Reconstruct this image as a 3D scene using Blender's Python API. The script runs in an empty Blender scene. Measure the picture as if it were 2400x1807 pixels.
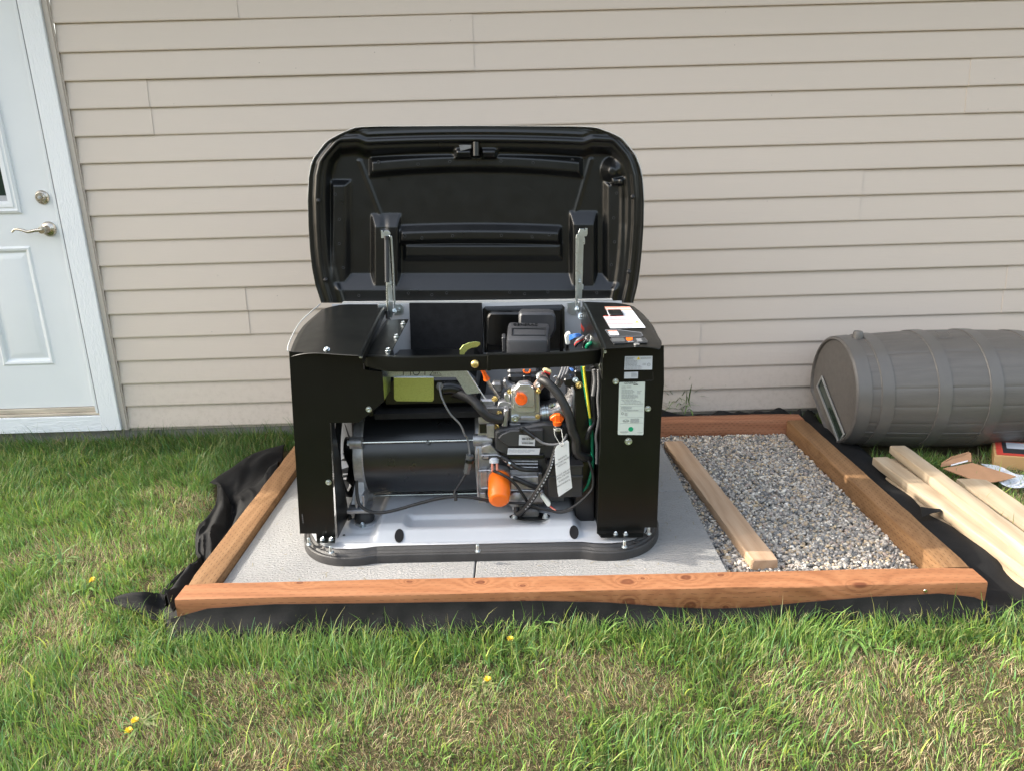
import bpy, bmesh, math, random
import numpy as np
from mathutils import Vector, Matrix
random.seed(7); RNG = np.random.default_rng(7)
S = bpy.context.scene
C = S.collection

# ------------------------------------------------------------------ camera
CAM = np.array([1.0127, -3.6298, 1.3532]); YAW, PIT, ROL, FPX = 0.0077, 0.2956, -0.0269, 1723.37
def cam_axes():
    cy, sy, cp, sp, cr, sr = math.cos(YAW), math.sin(YAW), math.cos(PIT), math.sin(PIT), math.cos(ROL), math.sin(ROL)
    f = np.array([sy*cp, cy*cp, -sp]); r = np.array([cy, -sy, 0.0]); u = np.cross(r, f)
    return r*cr+u*sr, -r*sr+u*cr, f
CR, CU, CF = cam_axes()
cd = bpy.data.cameras.new("camera"); co = bpy.data.objects.new("camera", cd); C.objects.link(co)
co.matrix_world = Matrix(((CR[0], CU[0], -CF[0], CAM[0]), (CR[1], CU[1], -CF[1], CAM[1]), (CR[2], CU[2], -CF[2], CAM[2]), (0, 0, 0, 1)))
cd.sensor_fit = 'HORIZONTAL'; cd.sensor_width = 36.0; cd.lens = 36.0*FPX/2400.0; cd.clip_start = 0.05; cd.clip_end = 900
S.camera = co

# ------------------------------------------------------------------ sky, sun, exposure
LD = Vector((1.46, -0.10, -1.0)).normalized()        # direction the sunlight travels
SUN_EL = math.asin(-LD.z); SUN_AZ = math.atan2(-LD.x, -LD.y)   # azimuth from +Y towards +X
w = bpy.data.worlds.new("World"); S.world = w; w.use_nodes = True
nt = w.node_tree; nt.nodes.clear()
sky = nt.nodes.new('ShaderNodeTexSky'); sky.sky_type = 'NISHITA'; sky.sun_disc = False
sky.sun_elevation = SUN_EL; sky.sun_rotation = SUN_AZ; sky.air_density = 1.5; sky.dust_density = 4.5; sky.ozone_density = 1.0
bg = nt.nodes.new('ShaderNodeBackground'); bg.inputs[1].default_value = 0.15
ow = nt.nodes.new('ShaderNodeOutputWorld')
hs = nt.nodes.new('ShaderNodeHueSaturation'); hs.inputs['Saturation'].default_value = .62   # thin haze over the whole sky
nt.links.new(sky.outputs[0], hs.inputs['Color']); nt.links.new(hs.outputs[0], bg.inputs[0]); nt.links.new(bg.outputs[0], ow.inputs[0])
sl = bpy.data.lights.new("sun", 'SUN'); sl.energy = 2.0; sl.angle = math.radians(0.6); sl.color = (1.0, 0.94, 0.84)
so = bpy.data.objects.new("sun", sl); C.objects.link(so); so.rotation_euler = LD.to_track_quat('-Z', 'Y').to_euler(); so.location = (-6, 1, 6)
S.view_settings.view_transform = 'Standard'; S.view_settings.look = 'None'
S.view_settings.exposure = 1.8; S.view_settings.gamma = 1.0; S.view_settings.use_curve_mapping = False
S.cycles.max_bounces = 6; S.cycles.diffuse_bounces = 3; S.cycles.glossy_bounces = 3; S.cycles.transmission_bounces = 4

# ------------------------------------------------------------------ measuring helpers (photograph coordinates on a real plane -> metres)
def ray(x, y): return CR*(x-1200)/FPX + CU*(903.5-y)/FPX + CF
def WZ(x, y, z): d = ray(x, y); return CAM + d*((z-CAM[2])/d[2])
def WY(x, y, v): d = ray(x, y); return CAM + d*((v-CAM[1])/d[1])
PHI = -0.0178; GO = np.array([.906, -1.40, .09])
GX = np.array([math.cos(PHI), math.sin(PHI), 0.0]); GYv = np.array([-math.sin(PHI), math.cos(PHI), 0.0])
def gl(Q): d = np.array(Q)-GO; return np.array([d@GX, d@GYv, d[2]])
GC = gl(CAM)
def G(x, y, gy=None, gz=None, gx=None):
    """point of the generator's own frame on one of its planes"""
    d0 = ray(x, y); d = np.array([d0@GX, d0@GYv, d0[2]])
    if gy is not None: t = (gy-GC[1])/d[1]
    elif gz is not None: t = (gz-GC[2])/d[2]
    else: t = (gx-GC[0])/d[0]
    return GC + d*t
def K(ox, oy, s): return lambda u, v: (ox+u*s, oy+v*s)
c2 = K(660, 700, 500/2212); c3 = K(1080, 700, 500/2212); c4 = K(660, 980, 500/2191); c5 = K(1080, 980, 500/2191)
lidk = K(660, 260, 900/2212); e1 = K(1100, 860, 320/1402); s3 = K(1100, 860, 160/1480); s4 = K(1240, 860, 180/1665)
s5 = K(1100, 1020, 160/1211); s6 = K(1240, 1020, 180/1362); s7 = K(1320, 700, 240/2212); s8 = K(880, 850, 260/2212)
h1 = K(860, 520, 160/1110); h2 = K(1300, 520, 160/1110); r7 = K(1370, 700, 190/879)
rt = K(1540, 740, 860/2046); r5 = K(1980, 1000, 420/1457); l1 = K(200, 980, 700/2212); b4 = K(1880, 740, 520/2212)

# ------------------------------------------------------------------ materials
def nodes(name):
    m = bpy.data.materials.new(name); m.use_nodes = True; t = m.node_tree
    return m, t, t.nodes['Principled BSDF']
def N(t, ty, **kw):
    n = t.nodes.new(ty)
    for k, v in kw.items():
        if k in n.inputs.keys(): n.inputs[k].default_value = v
        else: setattr(n, k, v)
    return n
def L_(t, a, b): t.links.new(a, b)
def coords(t, scale=(1, 1, 1), kind='Object'):
    tc = N(t, 'ShaderNodeTexCoord'); mp = N(t, 'ShaderNodeMapping'); mp.inputs['Scale'].default_value = scale
    L_(t, tc.outputs[kind], mp.inputs[0]); return mp.outputs[0]
def noise(t, vec, scale, detail=4, rough=.6):
    n = N(t, 'ShaderNodeTexNoise'); n.inputs['Scale'].default_value = scale; n.inputs['Detail'].default_value = detail; n.inputs['Roughness'].default_value = rough
    L_(t, vec, n.inputs['Vector']); return n.outputs['Fac']
def ramp(t, fac, stops):
    r = N(t, 'ShaderNodeValToRGB'); e = r.color_ramp.elements
    while len(e) < len(stops): e.new(.5)
    for i, (p, c) in enumerate(stops): e[i].position = p; e[i].color = (*c, 1) if len(c) == 3 else c
    L_(t, fac, r.inputs[0]); return r.outputs[0]
def mix(t, a, b, f, mode='MIX'):
    n = N(t, 'ShaderNodeMix', data_type='RGBA', blend_type=mode)
    for i, v in ((6, a), (7, b)):
        if hasattr(v, 'links'): L_(t, v, n.inputs[i])
        else: n.inputs[i].default_value = (*v, 1)
    if hasattr(f, 'links'): L_(t, f, n.inputs[0])
    else: n.inputs[0].default_value = f
    return n.outputs[2]
def math_(t, op, a, b=0.0, c=0.0):
    n = N(t, 'ShaderNodeMath', operation=op)
    for i, v in enumerate((a, b, c)):
        if hasattr(v, 'links'): L_(t, v, n.inputs[i])
        else: n.inputs[i].default_value = v
    return n.outputs[0]
def bump(t, bs, h, strength=.3, dist=.001):
    b = N(t, 'ShaderNodeBump'); b.inputs['Strength'].default_value = strength; b.inputs['Distance'].default_value = dist
    L_(t, h, b.inputs['Height']); L_(t, b.outputs[0], bs.inputs['Normal']); return b
def pbr(name, col, rough=.5, metal=0.0, var=.12, vs=8.0, bs_=None, bst=.3, bd=.0006, spec=.5, stretch=(1, 1, 1), rvar=.08):
    m, t, b = nodes(name); v = coords(t, stretch)
    n = noise(t, v, vs, 5)
    d = tuple(max(0, c*(1-var)) for c in col); l = tuple(min(1, c*(1+var)) for c in col)
    L_(t, ramp(t, n, [(.3, d), (.7, l)]), b.inputs['Base Color'])
    n2 = noise(t, v, vs*2.7, 3)
    L_(t, math_(t, 'MULTIPLY_ADD', n2, rvar*2, rough-rvar), b.inputs['Roughness'])
    b.inputs['Metallic'].default_value = metal; b.inputs['Specular IOR Level'].default_value = spec
    if bs_: bump(t, b, noise(t, v, bs_, 3), bst, bd)
    return m

M = {}
M['black_metal'] = pbr('black powder coat', (.0045, .005, .0045), .33, 0, .25, 5, 900, .10, .0003, .30)
M['black_plastic'] = pbr('black moulded plastic', (.0045, .005, .0055), .31, 0, .2, 6, 1100, .15, .0003, .58)
M['grey_plastic'] = pbr('charcoal plastic', (.035, .036, .040), .42, 0, .15, 6, 900, .2, .0003, .5)
M['rubber'] = pbr('black rubber', (.016, .016, .017), .48, 0, .2, 20, 400, .2, .0004, .45)
M['mat_comp'] = pbr('black composite', (.026, .025, .025), .5, 0, .3, 12, 330, .9, .0014, .5)
M['alt_black'] = pbr('semi gloss black can', (.010, .011, .013), .30, 0, .15, 6, 700, .08, .0003, .75)
M['foam'] = pbr('black foam', (.012, .012, .013), .9, 0, .3, 30, 500, .5, .001, .3)
M['pan_grey'] = pbr('grey painted steel', (.47, .485, .51), .36, 0, .05, 4, 700, .06, .0003, .5)
M['shell_white'] = pbr('off white enamel', (.50, .50, .48), .4, 0, .04, 4)
M['cast'] = pbr('cast aluminium', (.42, .42, .43), .46, .85, .22, 40, 500, .5, .0008, .5)
M['cast_dark'] = pbr('dark cast aluminium', (.20, .20, .205), .5, .8, .3, 30, 400, .5, .0008, .5)
M['die'] = pbr('die cast zinc', (.55, .56, .58), .36, .8, .12, 25, 600, .25, .0005, .5)
M['zinc'] = pbr('zinc plated steel', (.62, .68, .70), .30, .9, .12, 30, None)
M['yzinc'] = pbr('yellow zinc plate', (.72, .55, .22), .32, .9, .15, 30)
M['steel_rod'] = pbr('bright steel', (.66, .69, .68), .25, 1, .06, 20)
M['orange'] = pbr('orange painted filter', (.88, .165, .008), .38, 0, .05, 8, None)
M['orange_red'] = pbr('orange red plastic', (.88, .13, .008), .42, 0, .06, 8)
M['white_tag'] = pbr('white card', (.70, .71, .71), .6, 0, .03, 6)
M['label'] = pbr('label stock', (.54, .57, .62), .45, 0, .03, 12)
M['label_green'] = pbr('pale nameplate', (.52, .58, .55), .4, 0, .03, 12)
M['ink'] = pbr('black ink', (.025, .027, .03), .6)
M['ink_grey'] = pbr('grey ink', (.16, .17, .19), .6)
M['ink_light'] = pbr('light grey print', (.42, .43, .45), .5)
M['red_ink'] = pbr('red print', (.55, .06, .04), .5)
M['salmon_ink'] = pbr('salmon print', (.72, .32, .24), .5)
M['yellow_ink'] = pbr('yellow print', (.75, .56, .03), .5)
M['green_dot'] = pbr('green sticker', (.0, .26, .12), .45)
M['lcd'] = pbr('grey display', (.09, .095, .10), .25)
M['wire_green'] = pbr('green wire', (.0, .14, .07), .4)
M['wire_yellow'] = pbr('yellow wire stripe', (.62, .55, .04), .4)
M['wire_blue'] = pbr('blue wire', (.03, .13, .42), .4)
M['wire_red'] = pbr('red wire', (.45, .02, .02), .4)
M['wire_pink'] = pbr('copper pink wire', (.72, .28, .20), .4)
M['wire_grey'] = pbr('grey cable sheath', (.16, .16, .165), .4)
M['connector'] = pbr('white connector', (.66, .68, .64), .45)
M['connector_y'] = pbr('ivory connector', (.66, .60, .33), .45)
M['copper'] = pbr('copper plated clamp', (.62, .46, .38), .35, .8)
M['foil'] = pbr('exhaust foil', (.52, .50, .48), .40, .9, .15, 18, 38, .9, .006)
M['window'] = pbr('dark window glass', (.03, .045, .035), .06, 0, .1, 3, None, spec=.8)
M['alu'] = pbr('aluminium strip', (.38, .39, .39), .4, .6, .08, 20)
M['nickel'] = pbr('satin nickel', (.56, .51, .44), .28, 1, .06, 30)
M['door_white'] = pbr('white door paint', (.74, .765, .79), .38, 0, .015, 3, 300, .06, .0004)
M['sill_wood'] = pbr('weathered wood sill', (.48, .42, .34), .7, 0, .25, 6, 60, .5, .001, stretch=(1, 8, 8))
M['concrete'] = pbr('concrete', (.26, .25, .235), .9, 0, .25, 12, 150, .6, .002)
M['barrel'] = pbr('brown grey barrel plastic', (.116, .107, .098), .42, 0, .12, 5, 40, .5, .0015, stretch=(.7, 6, 6))
M['band'] = pbr('barrel band plastic', (.122, .115, .107), .34, 0, .08, 5)
M['cardboard'] = pbr('cardboard', (.40, .22, .12), .85, 0, .12, 12, 200, .3, .001)
M['box_card'] = pbr('tan box cardboard', (.50, .30, .13), .8, 0, .1, 8)
M['paper'] = pbr('white paper', (.72, .75, .80), .7, 0, .03, 5)

def casing_mat():
    m, t, b = nodes('embossed white trim'); v = coords(t, (1, 1, .25)); b.inputs['Base Color'].default_value = (.80, .82, .85, 1); b.inputs['Roughness'].default_value = .5
    n = N(t, 'ShaderNodeTexNoise'); n.inputs['Scale'].default_value = 95; n.inputs['Detail'].default_value = 3; n.inputs['Distortion'].default_value = 1.3
    L_(t, v, n.inputs['Vector']); bump(t, b, n.outputs['Fac'], .8, .0035); return m
M['casing'] = casing_mat()
def casing_h():
    m, t, b = nodes('embossed white kickboard'); v = coords(t, (.22, 1, 1)); b.inputs['Base Color'].default_value = (.78, .81, .85, 1); b.inputs['Roughness'].default_value = .5
    n = N(t, 'ShaderNodeTexNoise'); n.inputs['Scale'].default_value = 80; n.inputs['Detail'].default_value = 2; n.inputs['Distortion'].default_value = 1.0
    L_(t, v, n.inputs['Vector']); bump(t, b, n.outputs['Fac'], .8, .0035); return m
M['kick'] = casing_h()
def siding_mat():
    m, t, b = nodes('beige vinyl siding')
    v = coords(t, (.06, 1, 1)); g = noise(t, v, 210, 4, .7)
    v2 = coords(t); big = noise(t, v2, 1.3, 3)
    c = mix(t, (.608, .528, .460), (.633, .553, .484), big)
    spots = N(t, 'ShaderNodeTexVoronoi'); spots.inputs['Scale'].default_value = 9; L_(t, v2, spots.inputs['Vector'])
    sp = math_(t, 'LESS_THAN', spots.outputs['Distance'], .022)
    c = mix(t, c, (.14, .11, .09), math_(t, 'MULTIPLY', sp, .55))
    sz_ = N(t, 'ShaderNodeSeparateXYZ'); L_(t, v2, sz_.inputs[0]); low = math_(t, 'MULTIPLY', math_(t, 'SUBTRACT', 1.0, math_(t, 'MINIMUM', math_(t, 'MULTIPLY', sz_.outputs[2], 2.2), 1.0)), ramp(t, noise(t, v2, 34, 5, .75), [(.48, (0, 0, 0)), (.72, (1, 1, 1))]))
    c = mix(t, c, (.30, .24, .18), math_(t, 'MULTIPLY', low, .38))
    L_(t, c, b.inputs['Base Color']); b.inputs['Roughness'].default_value = .5; b.inputs['Specular IOR Level'].default_value = .35
    bump(t, b, g, .55, .0011); return m
M['siding'] = siding_mat()
M['jchannel'] = pbr('beige vinyl channel', (.53, .465, .405), .5, 0, .03, 3, None, spec=.35)

def wood(name, dark, mid, light, incise=True, knots=True, gscale=1.0, kscale=3.0, inc_s=1.0, klist=None, slit=.10, sc=.62):
    """board along local x; grain, knots and rows of incising slits as bump + stain"""
    m, t, b = nodes(name)
    tc = N(t, 'ShaderNodeTexCoord'); oi = N(t, 'ShaderNodeObjectInfo')
    off = N(t, 'ShaderNodeVectorMath', operation='MULTIPLY_ADD'); off.inputs[1].default_value = (1, 1, 1)
    L_(t, tc.outputs['Object'], off.inputs[0])
    cmb = N(t, 'ShaderNodeCombineXYZ'); L_(t, math_(t, 'MULTIPLY', oi.outputs['Random'], 17.0), cmb.inputs[0]); L_(t, math_(t, 'MULTIPLY', oi.outputs['Random'], 5.0), cmb.inputs[1])
    L_(t, cmb.outputs[0], off.inputs[2]); P = off.outputs[0]
    mp = N(t, 'ShaderNodeMapping'); mp.inputs['Scale'].default_value = (1.1*gscale, 16*gscale, 16*gscale); L_(t, P, mp.inputs[0])
    # knots distort grain
    kv = N(t, 'ShaderNodeMapping'); kv.inputs['Scale'].default_value = (kscale, kscale*2.6, kscale*2.6); L_(t, P, kv.inputs[0])
    vo = N(t, 'ShaderNodeTexVoronoi'); vo.inputs['Scale'].default_value = 1.0; vo.inputs['Randomness'].default_value = 1.0; L_(t, kv.outputs[0], vo.inputs['Vector'])
    kd = vo.outputs['Distance']
    if klist:
        s0 = N(t, 'ShaderNodeSeparateXYZ'); L_(t, tc.outputs['Object'], s0.inputs[0]); vv = math_(t, 'SUBTRACT', s0.outputs[1], s0.outputs[2]); kd = None
        wob = math_(t, 'MULTIPLY', math_(t, 'SUBTRACT', noise(t, tc.outputs['Object'], 30, 2), .5), .02)
        for kx, kv_, ks in klist:
            dx = math_(t, 'MULTIPLY', math_(t, 'ADD', math_(t, 'SUBTRACT', s0.outputs[0], kx), wob), .75/ks); dy = math_(t, 'MULTIPLY', math_(t, 'SUBTRACT', vv, kv_), 1/ks)
            dd_ = math_(t, 'MULTIPLY', math_(t, 'SQRT', math_(t, 'ADD', math_(t, 'MULTIPLY', dx, dx), math_(t, 'MULTIPLY', dy, dy))), 5.6)
            kd = dd_ if kd is None else math_(t, 'MINIMUM', kd, dd_)
    add = N(t, 'ShaderNodeVectorMath', operation='ADD'); cc = N(t, 'ShaderNodeCombineXYZ')
    infl = math_(t, 'MULTIPLY', math_(t, 'POWER', math_(t, 'SUBTRACT', 1.0, math_(t, 'MINIMUM', kd, 1.0)), 5.0), 1.6)
    L_(t, infl, cc.inputs[1]); L_(t, infl, cc.inputs[2]); L_(t, mp.outputs[0], add.inputs[0]); L_(t, cc.outputs[0], add.inputs[1])
    wv = N(t, 'ShaderNodeTexWave', wave_type='BANDS', bands_direction='DIAGONAL'); wv.inputs['Scale'].default_value = .8; wv.inputs['Distortion'].default_value = 3.0; wv.inputs['Detail'].default_value = 3; wv.inputs['Detail Scale'].default_value = 1.2
    L_(t, add.outputs[0], wv.inputs['Vector'])
    gn = noise(t, add.outputs[0], 3.5, 6, .7)
    fm = N(t, 'ShaderNodeMapping'); fm.inputs['Scale'].default_value = (5, 190, 190); L_(t, P, fm.inputs[0]); fine = noise(t, fm.outputs[0], 1.0, 3, .6)
    g = math_(t, 'ADD', math_(t, 'MULTIPLY', wv.outputs['Fac'], .22), math_(t, 'ADD', math_(t, 'MULTIPLY', gn, .48), math_(t, 'MULTIPLY', fine, .30)))
    c = ramp(t, g, [(.15, dark), (.45, mid), (.8, light)])
    h = g
    if knots:
        kmask = ramp(t, kd, [(.0, (.55, .55, .55)), (.04, (.9, .9, .9)), (.058, (.9, .9, .9)), (.078, (0, 0, 0)), (.105, (.0, .0, .0)), (.115, (.35, .35, .35)), (.13, (0, 0, 0))])
        kk = (dark[0]*.62, dark[1]*.45, dark[2]*.45)
        c = mix(t, c, kk, kmask)
    big = noise(t, P, 2.2, 3); c = mix(t, c, tuple(x*.72 for x in mid), math_(t, 'MULTIPLY', math_(t, 'SUBTRACT', big, .35), .9))
    if incise:
        br = N(t, 'ShaderNodeTexBrick'); br.offset = .5; br.inputs['Scale'].default_value = 1.0
        br.inputs['Brick Width'].default_value = .026*inc_s; br.inputs['Row Height'].default_value = .0075*inc_s; br.inputs['Mortar Size'].default_value = .0011; br.inputs['Mortar Smooth'].default_value = .3
        sx = N(t, 'ShaderNodeSeparateXYZ'); L_(t, P, sx.inputs[0]); cx = N(t, 'ShaderNodeCombineXYZ')
        L_(t, sx.outputs[0], cx.inputs[0]); L_(t, math_(t, 'ADD', sx.outputs[1], math_(t, 'MULTIPLY', sx.outputs[2], 1.0)), cx.inputs[1])
        # slits: near the row centre, in the first part of each brick
        yy = math_(t, 'DIVIDE', math_(t, 'ADD', sx.outputs[1], sx.outputs[2]), .0125*inc_s)
        yy = math_(t, 'ADD', yy, math_(t, 'MULTIPLY', noise(t, P, 25, 2), .5)); row = math_(t, 'FLOOR', yy); fy = math_(t, 'FRACT', yy)
        xx = math_(t, 'ADD', math_(t, 'DIVIDE', sx.outputs[0], .027*inc_s), math_(t, 'MULTIPLY', row, .5)); fx = math_(t, 'FRACT', math_(t, 'ADD', xx, math_(t, 'MULTIPLY', noise(t, P, 30, 2), .9)))
        a = math_(t, 'LESS_THAN', math_(t, 'ABSOLUTE', math_(t, 'SUBTRACT', fy, .5)), slit)
        b2 = math_(t, 'LESS_THAN', fx, .46); sl_ = math_(t, 'MULTIPLY', a, b2)
        worn = ramp(t, noise(t, P, 14, 3), [(.3, (.45, .45, .45)), (.5, (1, 1, 1))])
        sl2 = math_(t, 'MULTIPLY', sl_, worn)
        c = mix(t, c, tuple(x*.35 for x in dark), math_(t, 'MULTIPLY', sl2, sc))
        h = math_(t, 'SUBTRACT', math_(t, 'MULTIPLY', g, .35), sl2)
    L_(t, c, b.inputs['Base Color']); b.inputs['Roughness'].default_value = .72; b.inputs['Specular IOR Level'].default_value = .3
    bump(t, b, h, .6, .0015); return m
M['wood_red'] = wood('red brown treated wood', (.18, .065, .032), (.34, .145, .075), (.44, .21, .12))
KNOTS = [(1.37, -.045, 1.2), (1.555, -.03, 1.1), (.92, -.03, .8), (1.05, -.055, .55), (1.27, -.115, .9), (1.71, -.125, 1.0), (2.06, -.098, 1.7), (1.66, -.02, .6), (.36, -.012, .6), (.70, -.02, .5), (1.42, -.03, .5)]
M['wood_front'] = wood('red brown knotty treated wood', (.165, .060, .025), (.285, .120, .053), (.36, .168, .080), klist=KNOTS, inc_s=1.25, slit=.05, sc=.55)
M['wood_brown'] = wood('brown treated wood', (.115, .058, .024), (.21, .112, .050), (.27, .155, .075), knots=False)
M['wood_offcut'] = wood('weathered tan wood', (.30, .185, .11), (.45, .30, .19), (.53, .38, .26), kscale=2.2, incise=False)
M['wood_pale'] = wood('pale spruce', (.27, .185, .11), (.425, .33, .225), (.51, .425, .315), incise=False, gscale=.8, kscale=1.7)

def paver_mat():
    m, t, b = nodes('light concrete paver'); v = coords(t); v3 = coords(t, (1, 1.6, 1))
    n = noise(t, v, 3, 5); c = ramp(t, n, [(.3, (.235, .233, .228)), (.7, (.30, .296, .29))])
    f = noise(t, v3, 120, 4, .75); c = mix(t, c, (.21, .205, .195), ramp(t, f, [(.3, (.8, .8, .8)), (.45, (0, 0, 0))]))
    L_(t, c, b.inputs['Base Color']); b.inputs['Roughness'].default_value = .85
    wv = N(t, 'ShaderNodeTexWave', bands_direction='Y'); wv.inputs['Scale'].default_value = 26; wv.inputs['Distortion'].default_value = 9; wv.inputs['Detail'].default_value = 3; wv.inputs['Detail Scale'].default_value = 2; L_(t, v, wv.inputs['Vector'])
    h = math_(t, 'ADD', math_(t, 'MULTIPLY', f, .9), math_(t, 'MULTIPLY', wv.outputs['Fac'], .35))
    bump(t, b, h, 1.0, .0045); return m
M['paver'] = paver_mat()
def fabric_mat():
    m, t, b = nodes('black landscape fabric'); v = coords(t)
    n = noise(t, v, 9, 5); d = ramp(t, n, [(.35, (.006, .006, .0065)), (.75, (.014, .014, .014))])
    dust = noise(t, v, 260, 3, .8); d = mix(t, d, (.05, .045, .04), ramp(t, dust, [(.62, (0, 0, 0)), (.72, (.45, .45, .45))]))
    L_(t, d, b.inputs['Base Color']); b.inputs['Roughness'].default_value = .82; b.inputs['Specular IOR Level'].default_value = .25
    b.inputs['Sheen Weight'].default_value = .0
    bump(t, b, noise(t, v, 700, 2), .5, .0008); return m
M['fabric'] = fabric_mat()
def soil_mat():
    m, t, b = nodes('soil with dry thatch'); v = coords(t)
    n = noise(t, v, 5, 6, .7); c = ramp(t, n, [(.3, (.06, .048, .028)), (.55, (.12, .095, .055)), (.8, (.20, .16, .095))])
    n2 = noise(t, v, 120, 4, .8); c = mix(t, c, (.045, .05, .02), ramp(t, n2, [(.35, (.7, .7, .7)), (.6, (0, 0, 0))]))
    L_(t, c, b.inputs['Base Color']); b.inputs['Roughness'].default_value = .95; b.inputs['Specular IOR Level'].default_value = .1
    bump(t, b, n2, 1.0, .01); return m
M['soil'] = soil_mat()
def attr_mat(name, attr, rough=.6, spec=.3, trans=0.0, bscale=None):
    m, t, b = nodes(name); a = N(t, 'ShaderNodeAttribute', attribute_name=attr); L_(t, a.outputs['Color'], b.inputs['Base Color'])
    b.inputs['Roughness'].default_value = rough; b.inputs['Specular IOR Level'].default_value = spec
    if bscale: v = coords(t); bump(t, b, noise(t, v, bscale, 3), .5, .001)
    if trans:
        tr = N(t, 'ShaderNodeBsdfTranslucent'); L_(t, a.outputs['Color'], tr.inputs[0]); mx = N(t, 'ShaderNodeMixShader'); mx.inputs[0].default_value = trans
        out = [n for n in t.nodes if n.type == 'OUTPUT_MATERIAL'][0]; L_(t, b.outputs[0], mx.inputs[1]); L_(t, tr.outputs[0], mx.inputs[2]); L_(t, mx.outputs[0], out.inputs[0])
    return m
M['grass'] = attr_mat('grass blades', 'col', .5, .35, .35)
M['stone'] = attr_mat('crushed gravel', 'col', .75, .3, 0, 300)
M['leaf'] = pbr('weed leaf', (.11, .20, .045), .5, 0, .3, 40)
M['leaf_pale'] = pbr('pale wilted leaf', (.15, .175, .062), .6, 0, .55, 60)
M['leaf_dead'] = pbr('dead brown leaf', (.16, .085, .045), .8, 0, .4, 40)
M['petal'] = pbr('yellow petals', (.80, .56, .015), .5, 0, .1, 60)
M['galv'] = None
def galv():
    m, t, b = nodes('galvanised sheet'); v = coords(t); n = noise(t, v, 420, 3, .8)
    L_(t, ramp(t, n, [(.35, (.33, .38, .42)), (.65, (.62, .68, .73))]), b.inputs['Base Color']); b.inputs['Metallic'].default_value = .85
    L_(t, math_(t, 'MULTIPLY_ADD', n, .2, .25), b.inputs['Roughness']); bump(t, b, n, .25, .0008); return m
M['galv'] = galv()
def lawn_tint_galv():
    m, t, b = nodes('zinc sheet with lawn tint'); v = coords(t); n = noise(t, v, 420, 3, .8)
    L_(t, ramp(t, n, [(.35, (.42, .50, .16)), (.65, (.62, .70, .28))]), b.inputs['Base Color']); b.inputs['Metallic'].default_value = .85  # green reflection of the lawn is mixed into the yellowish zinc colour
    L_(t, math_(t, 'MULTIPLY_ADD', n, .2, .2), b.inputs['Roughness']); bump(t, b, n, .25, .0008); return m
M['galv_lawn_tint'] = lawn_tint_galv()

# ------------------------------------------------------------------ mesh helpers
def finish(me, ang=35, bev=0.0, seg=1):
    if bev > 0:
        bm = bmesh.new(); bm.from_mesh(me); bmesh.ops.remove_doubles(bm, verts=bm.verts, dist=1e-6)
        ed = [e for e in bm.edges if len(e.link_faces) == 2 and e.calc_face_angle(0) > math.radians(28)]
        try: bmesh.ops.bevel(bm, geom=ed, offset=bev, segments=seg, profile=.5, affect='EDGES', clamp_overlap=True)
        except Exception: pass
        bm.to_mesh(me); bm.free()
    if ang:
        bm = bmesh.new(); bm.from_mesh(me); bmesh.ops.recalc_face_normals(bm, faces=bm.faces)
        for f in bm.faces: f.smooth = True
        for e in bm.edges:
            if len(e.link_faces) == 2 and e.calc_face_angle(0) > math.radians(ang): e.smooth = False
        bm.to_mesh(me); bm.free()
    return me
def ob(name, me, parent=None, loc=None, rot=None):
    o = bpy.data.objects.new(name, me); C.objects.link(o)
    if parent: o.parent = parent
    if loc is not None: o.location = loc
    if rot is not None: o.rotation_euler = rot
    return o
def mk(name, vf, mat, parent=None, ang=35, bev=0.0, seg=1, **kw):
    me = bpy.data.meshes.new(name); me.from_pydata([tuple(map(float, v)) for v in vf[0]], [], vf[1]); me.materials.append(M[mat] if isinstance(mat, str) else mat)
    finish(me, ang, bev, seg); return ob(name, me, parent, **kw)
def tag(o, label=None, cat=None, group=None, kind=None):
    if label: o['label'] = label
    if cat: o['category'] = cat
    if group: o['group'] = group
    if kind: o['kind'] = kind
    return o
def empty(name, loc, rz=0.0):
    o = bpy.data.objects.new(name, None); C.objects.link(o); o.location = loc; o.rotation_euler = (0, 0, rz); o.empty_display_size = .1; return o
def join(*ps):
    V, F = [], []
    for v, f in ps:
        n = len(V); V += [tuple(x) for x in v]; F += [tuple(i+n for i in q) for q in f]
    return V, F
def box(a, b):
    x0, y0, z0 = a; x1, y1, z1 = b
    return [(x0, y0, z0), (x1, y0, z0), (x1, y1, z0), (x0, y1, z0), (x0, y0, z1), (x1, y0, z1), (x1, y1, z1), (x0, y1, z1)], [(0, 3, 2, 1), (4, 5, 6, 7), (0, 1, 5, 4), (1, 2, 6, 5), (2, 3, 7, 6), (3, 0, 4, 7)]
def cbox(c, s): return box([c[i]-s[i]/2 for i in range(3)], [c[i]+s[i]/2 for i in range(3)])
def slab(pts, off):
    """polygon (3-D points) given thickness by the vector off"""
    n = len(pts); V = [tuple(p) for p in pts]+[tuple(np.array(p)+np.array(off)) for p in pts]
    return V, [tuple(range(n)), tuple(range(2*n-1, n-1, -1))]+[(i, i+n, (i+1) % n+n, (i+1) % n) for i in range(n)]
def frame_of(d):
    d = np.array(d, float); d /= np.linalg.norm(d); a = np.array([0, 0, 1.]) if abs(d[2]) < .9 else np.array([1., 0, 0])
    u = np.cross(d, a); u /= np.linalg.norm(u); return d, u, np.cross(d, u)
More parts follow.
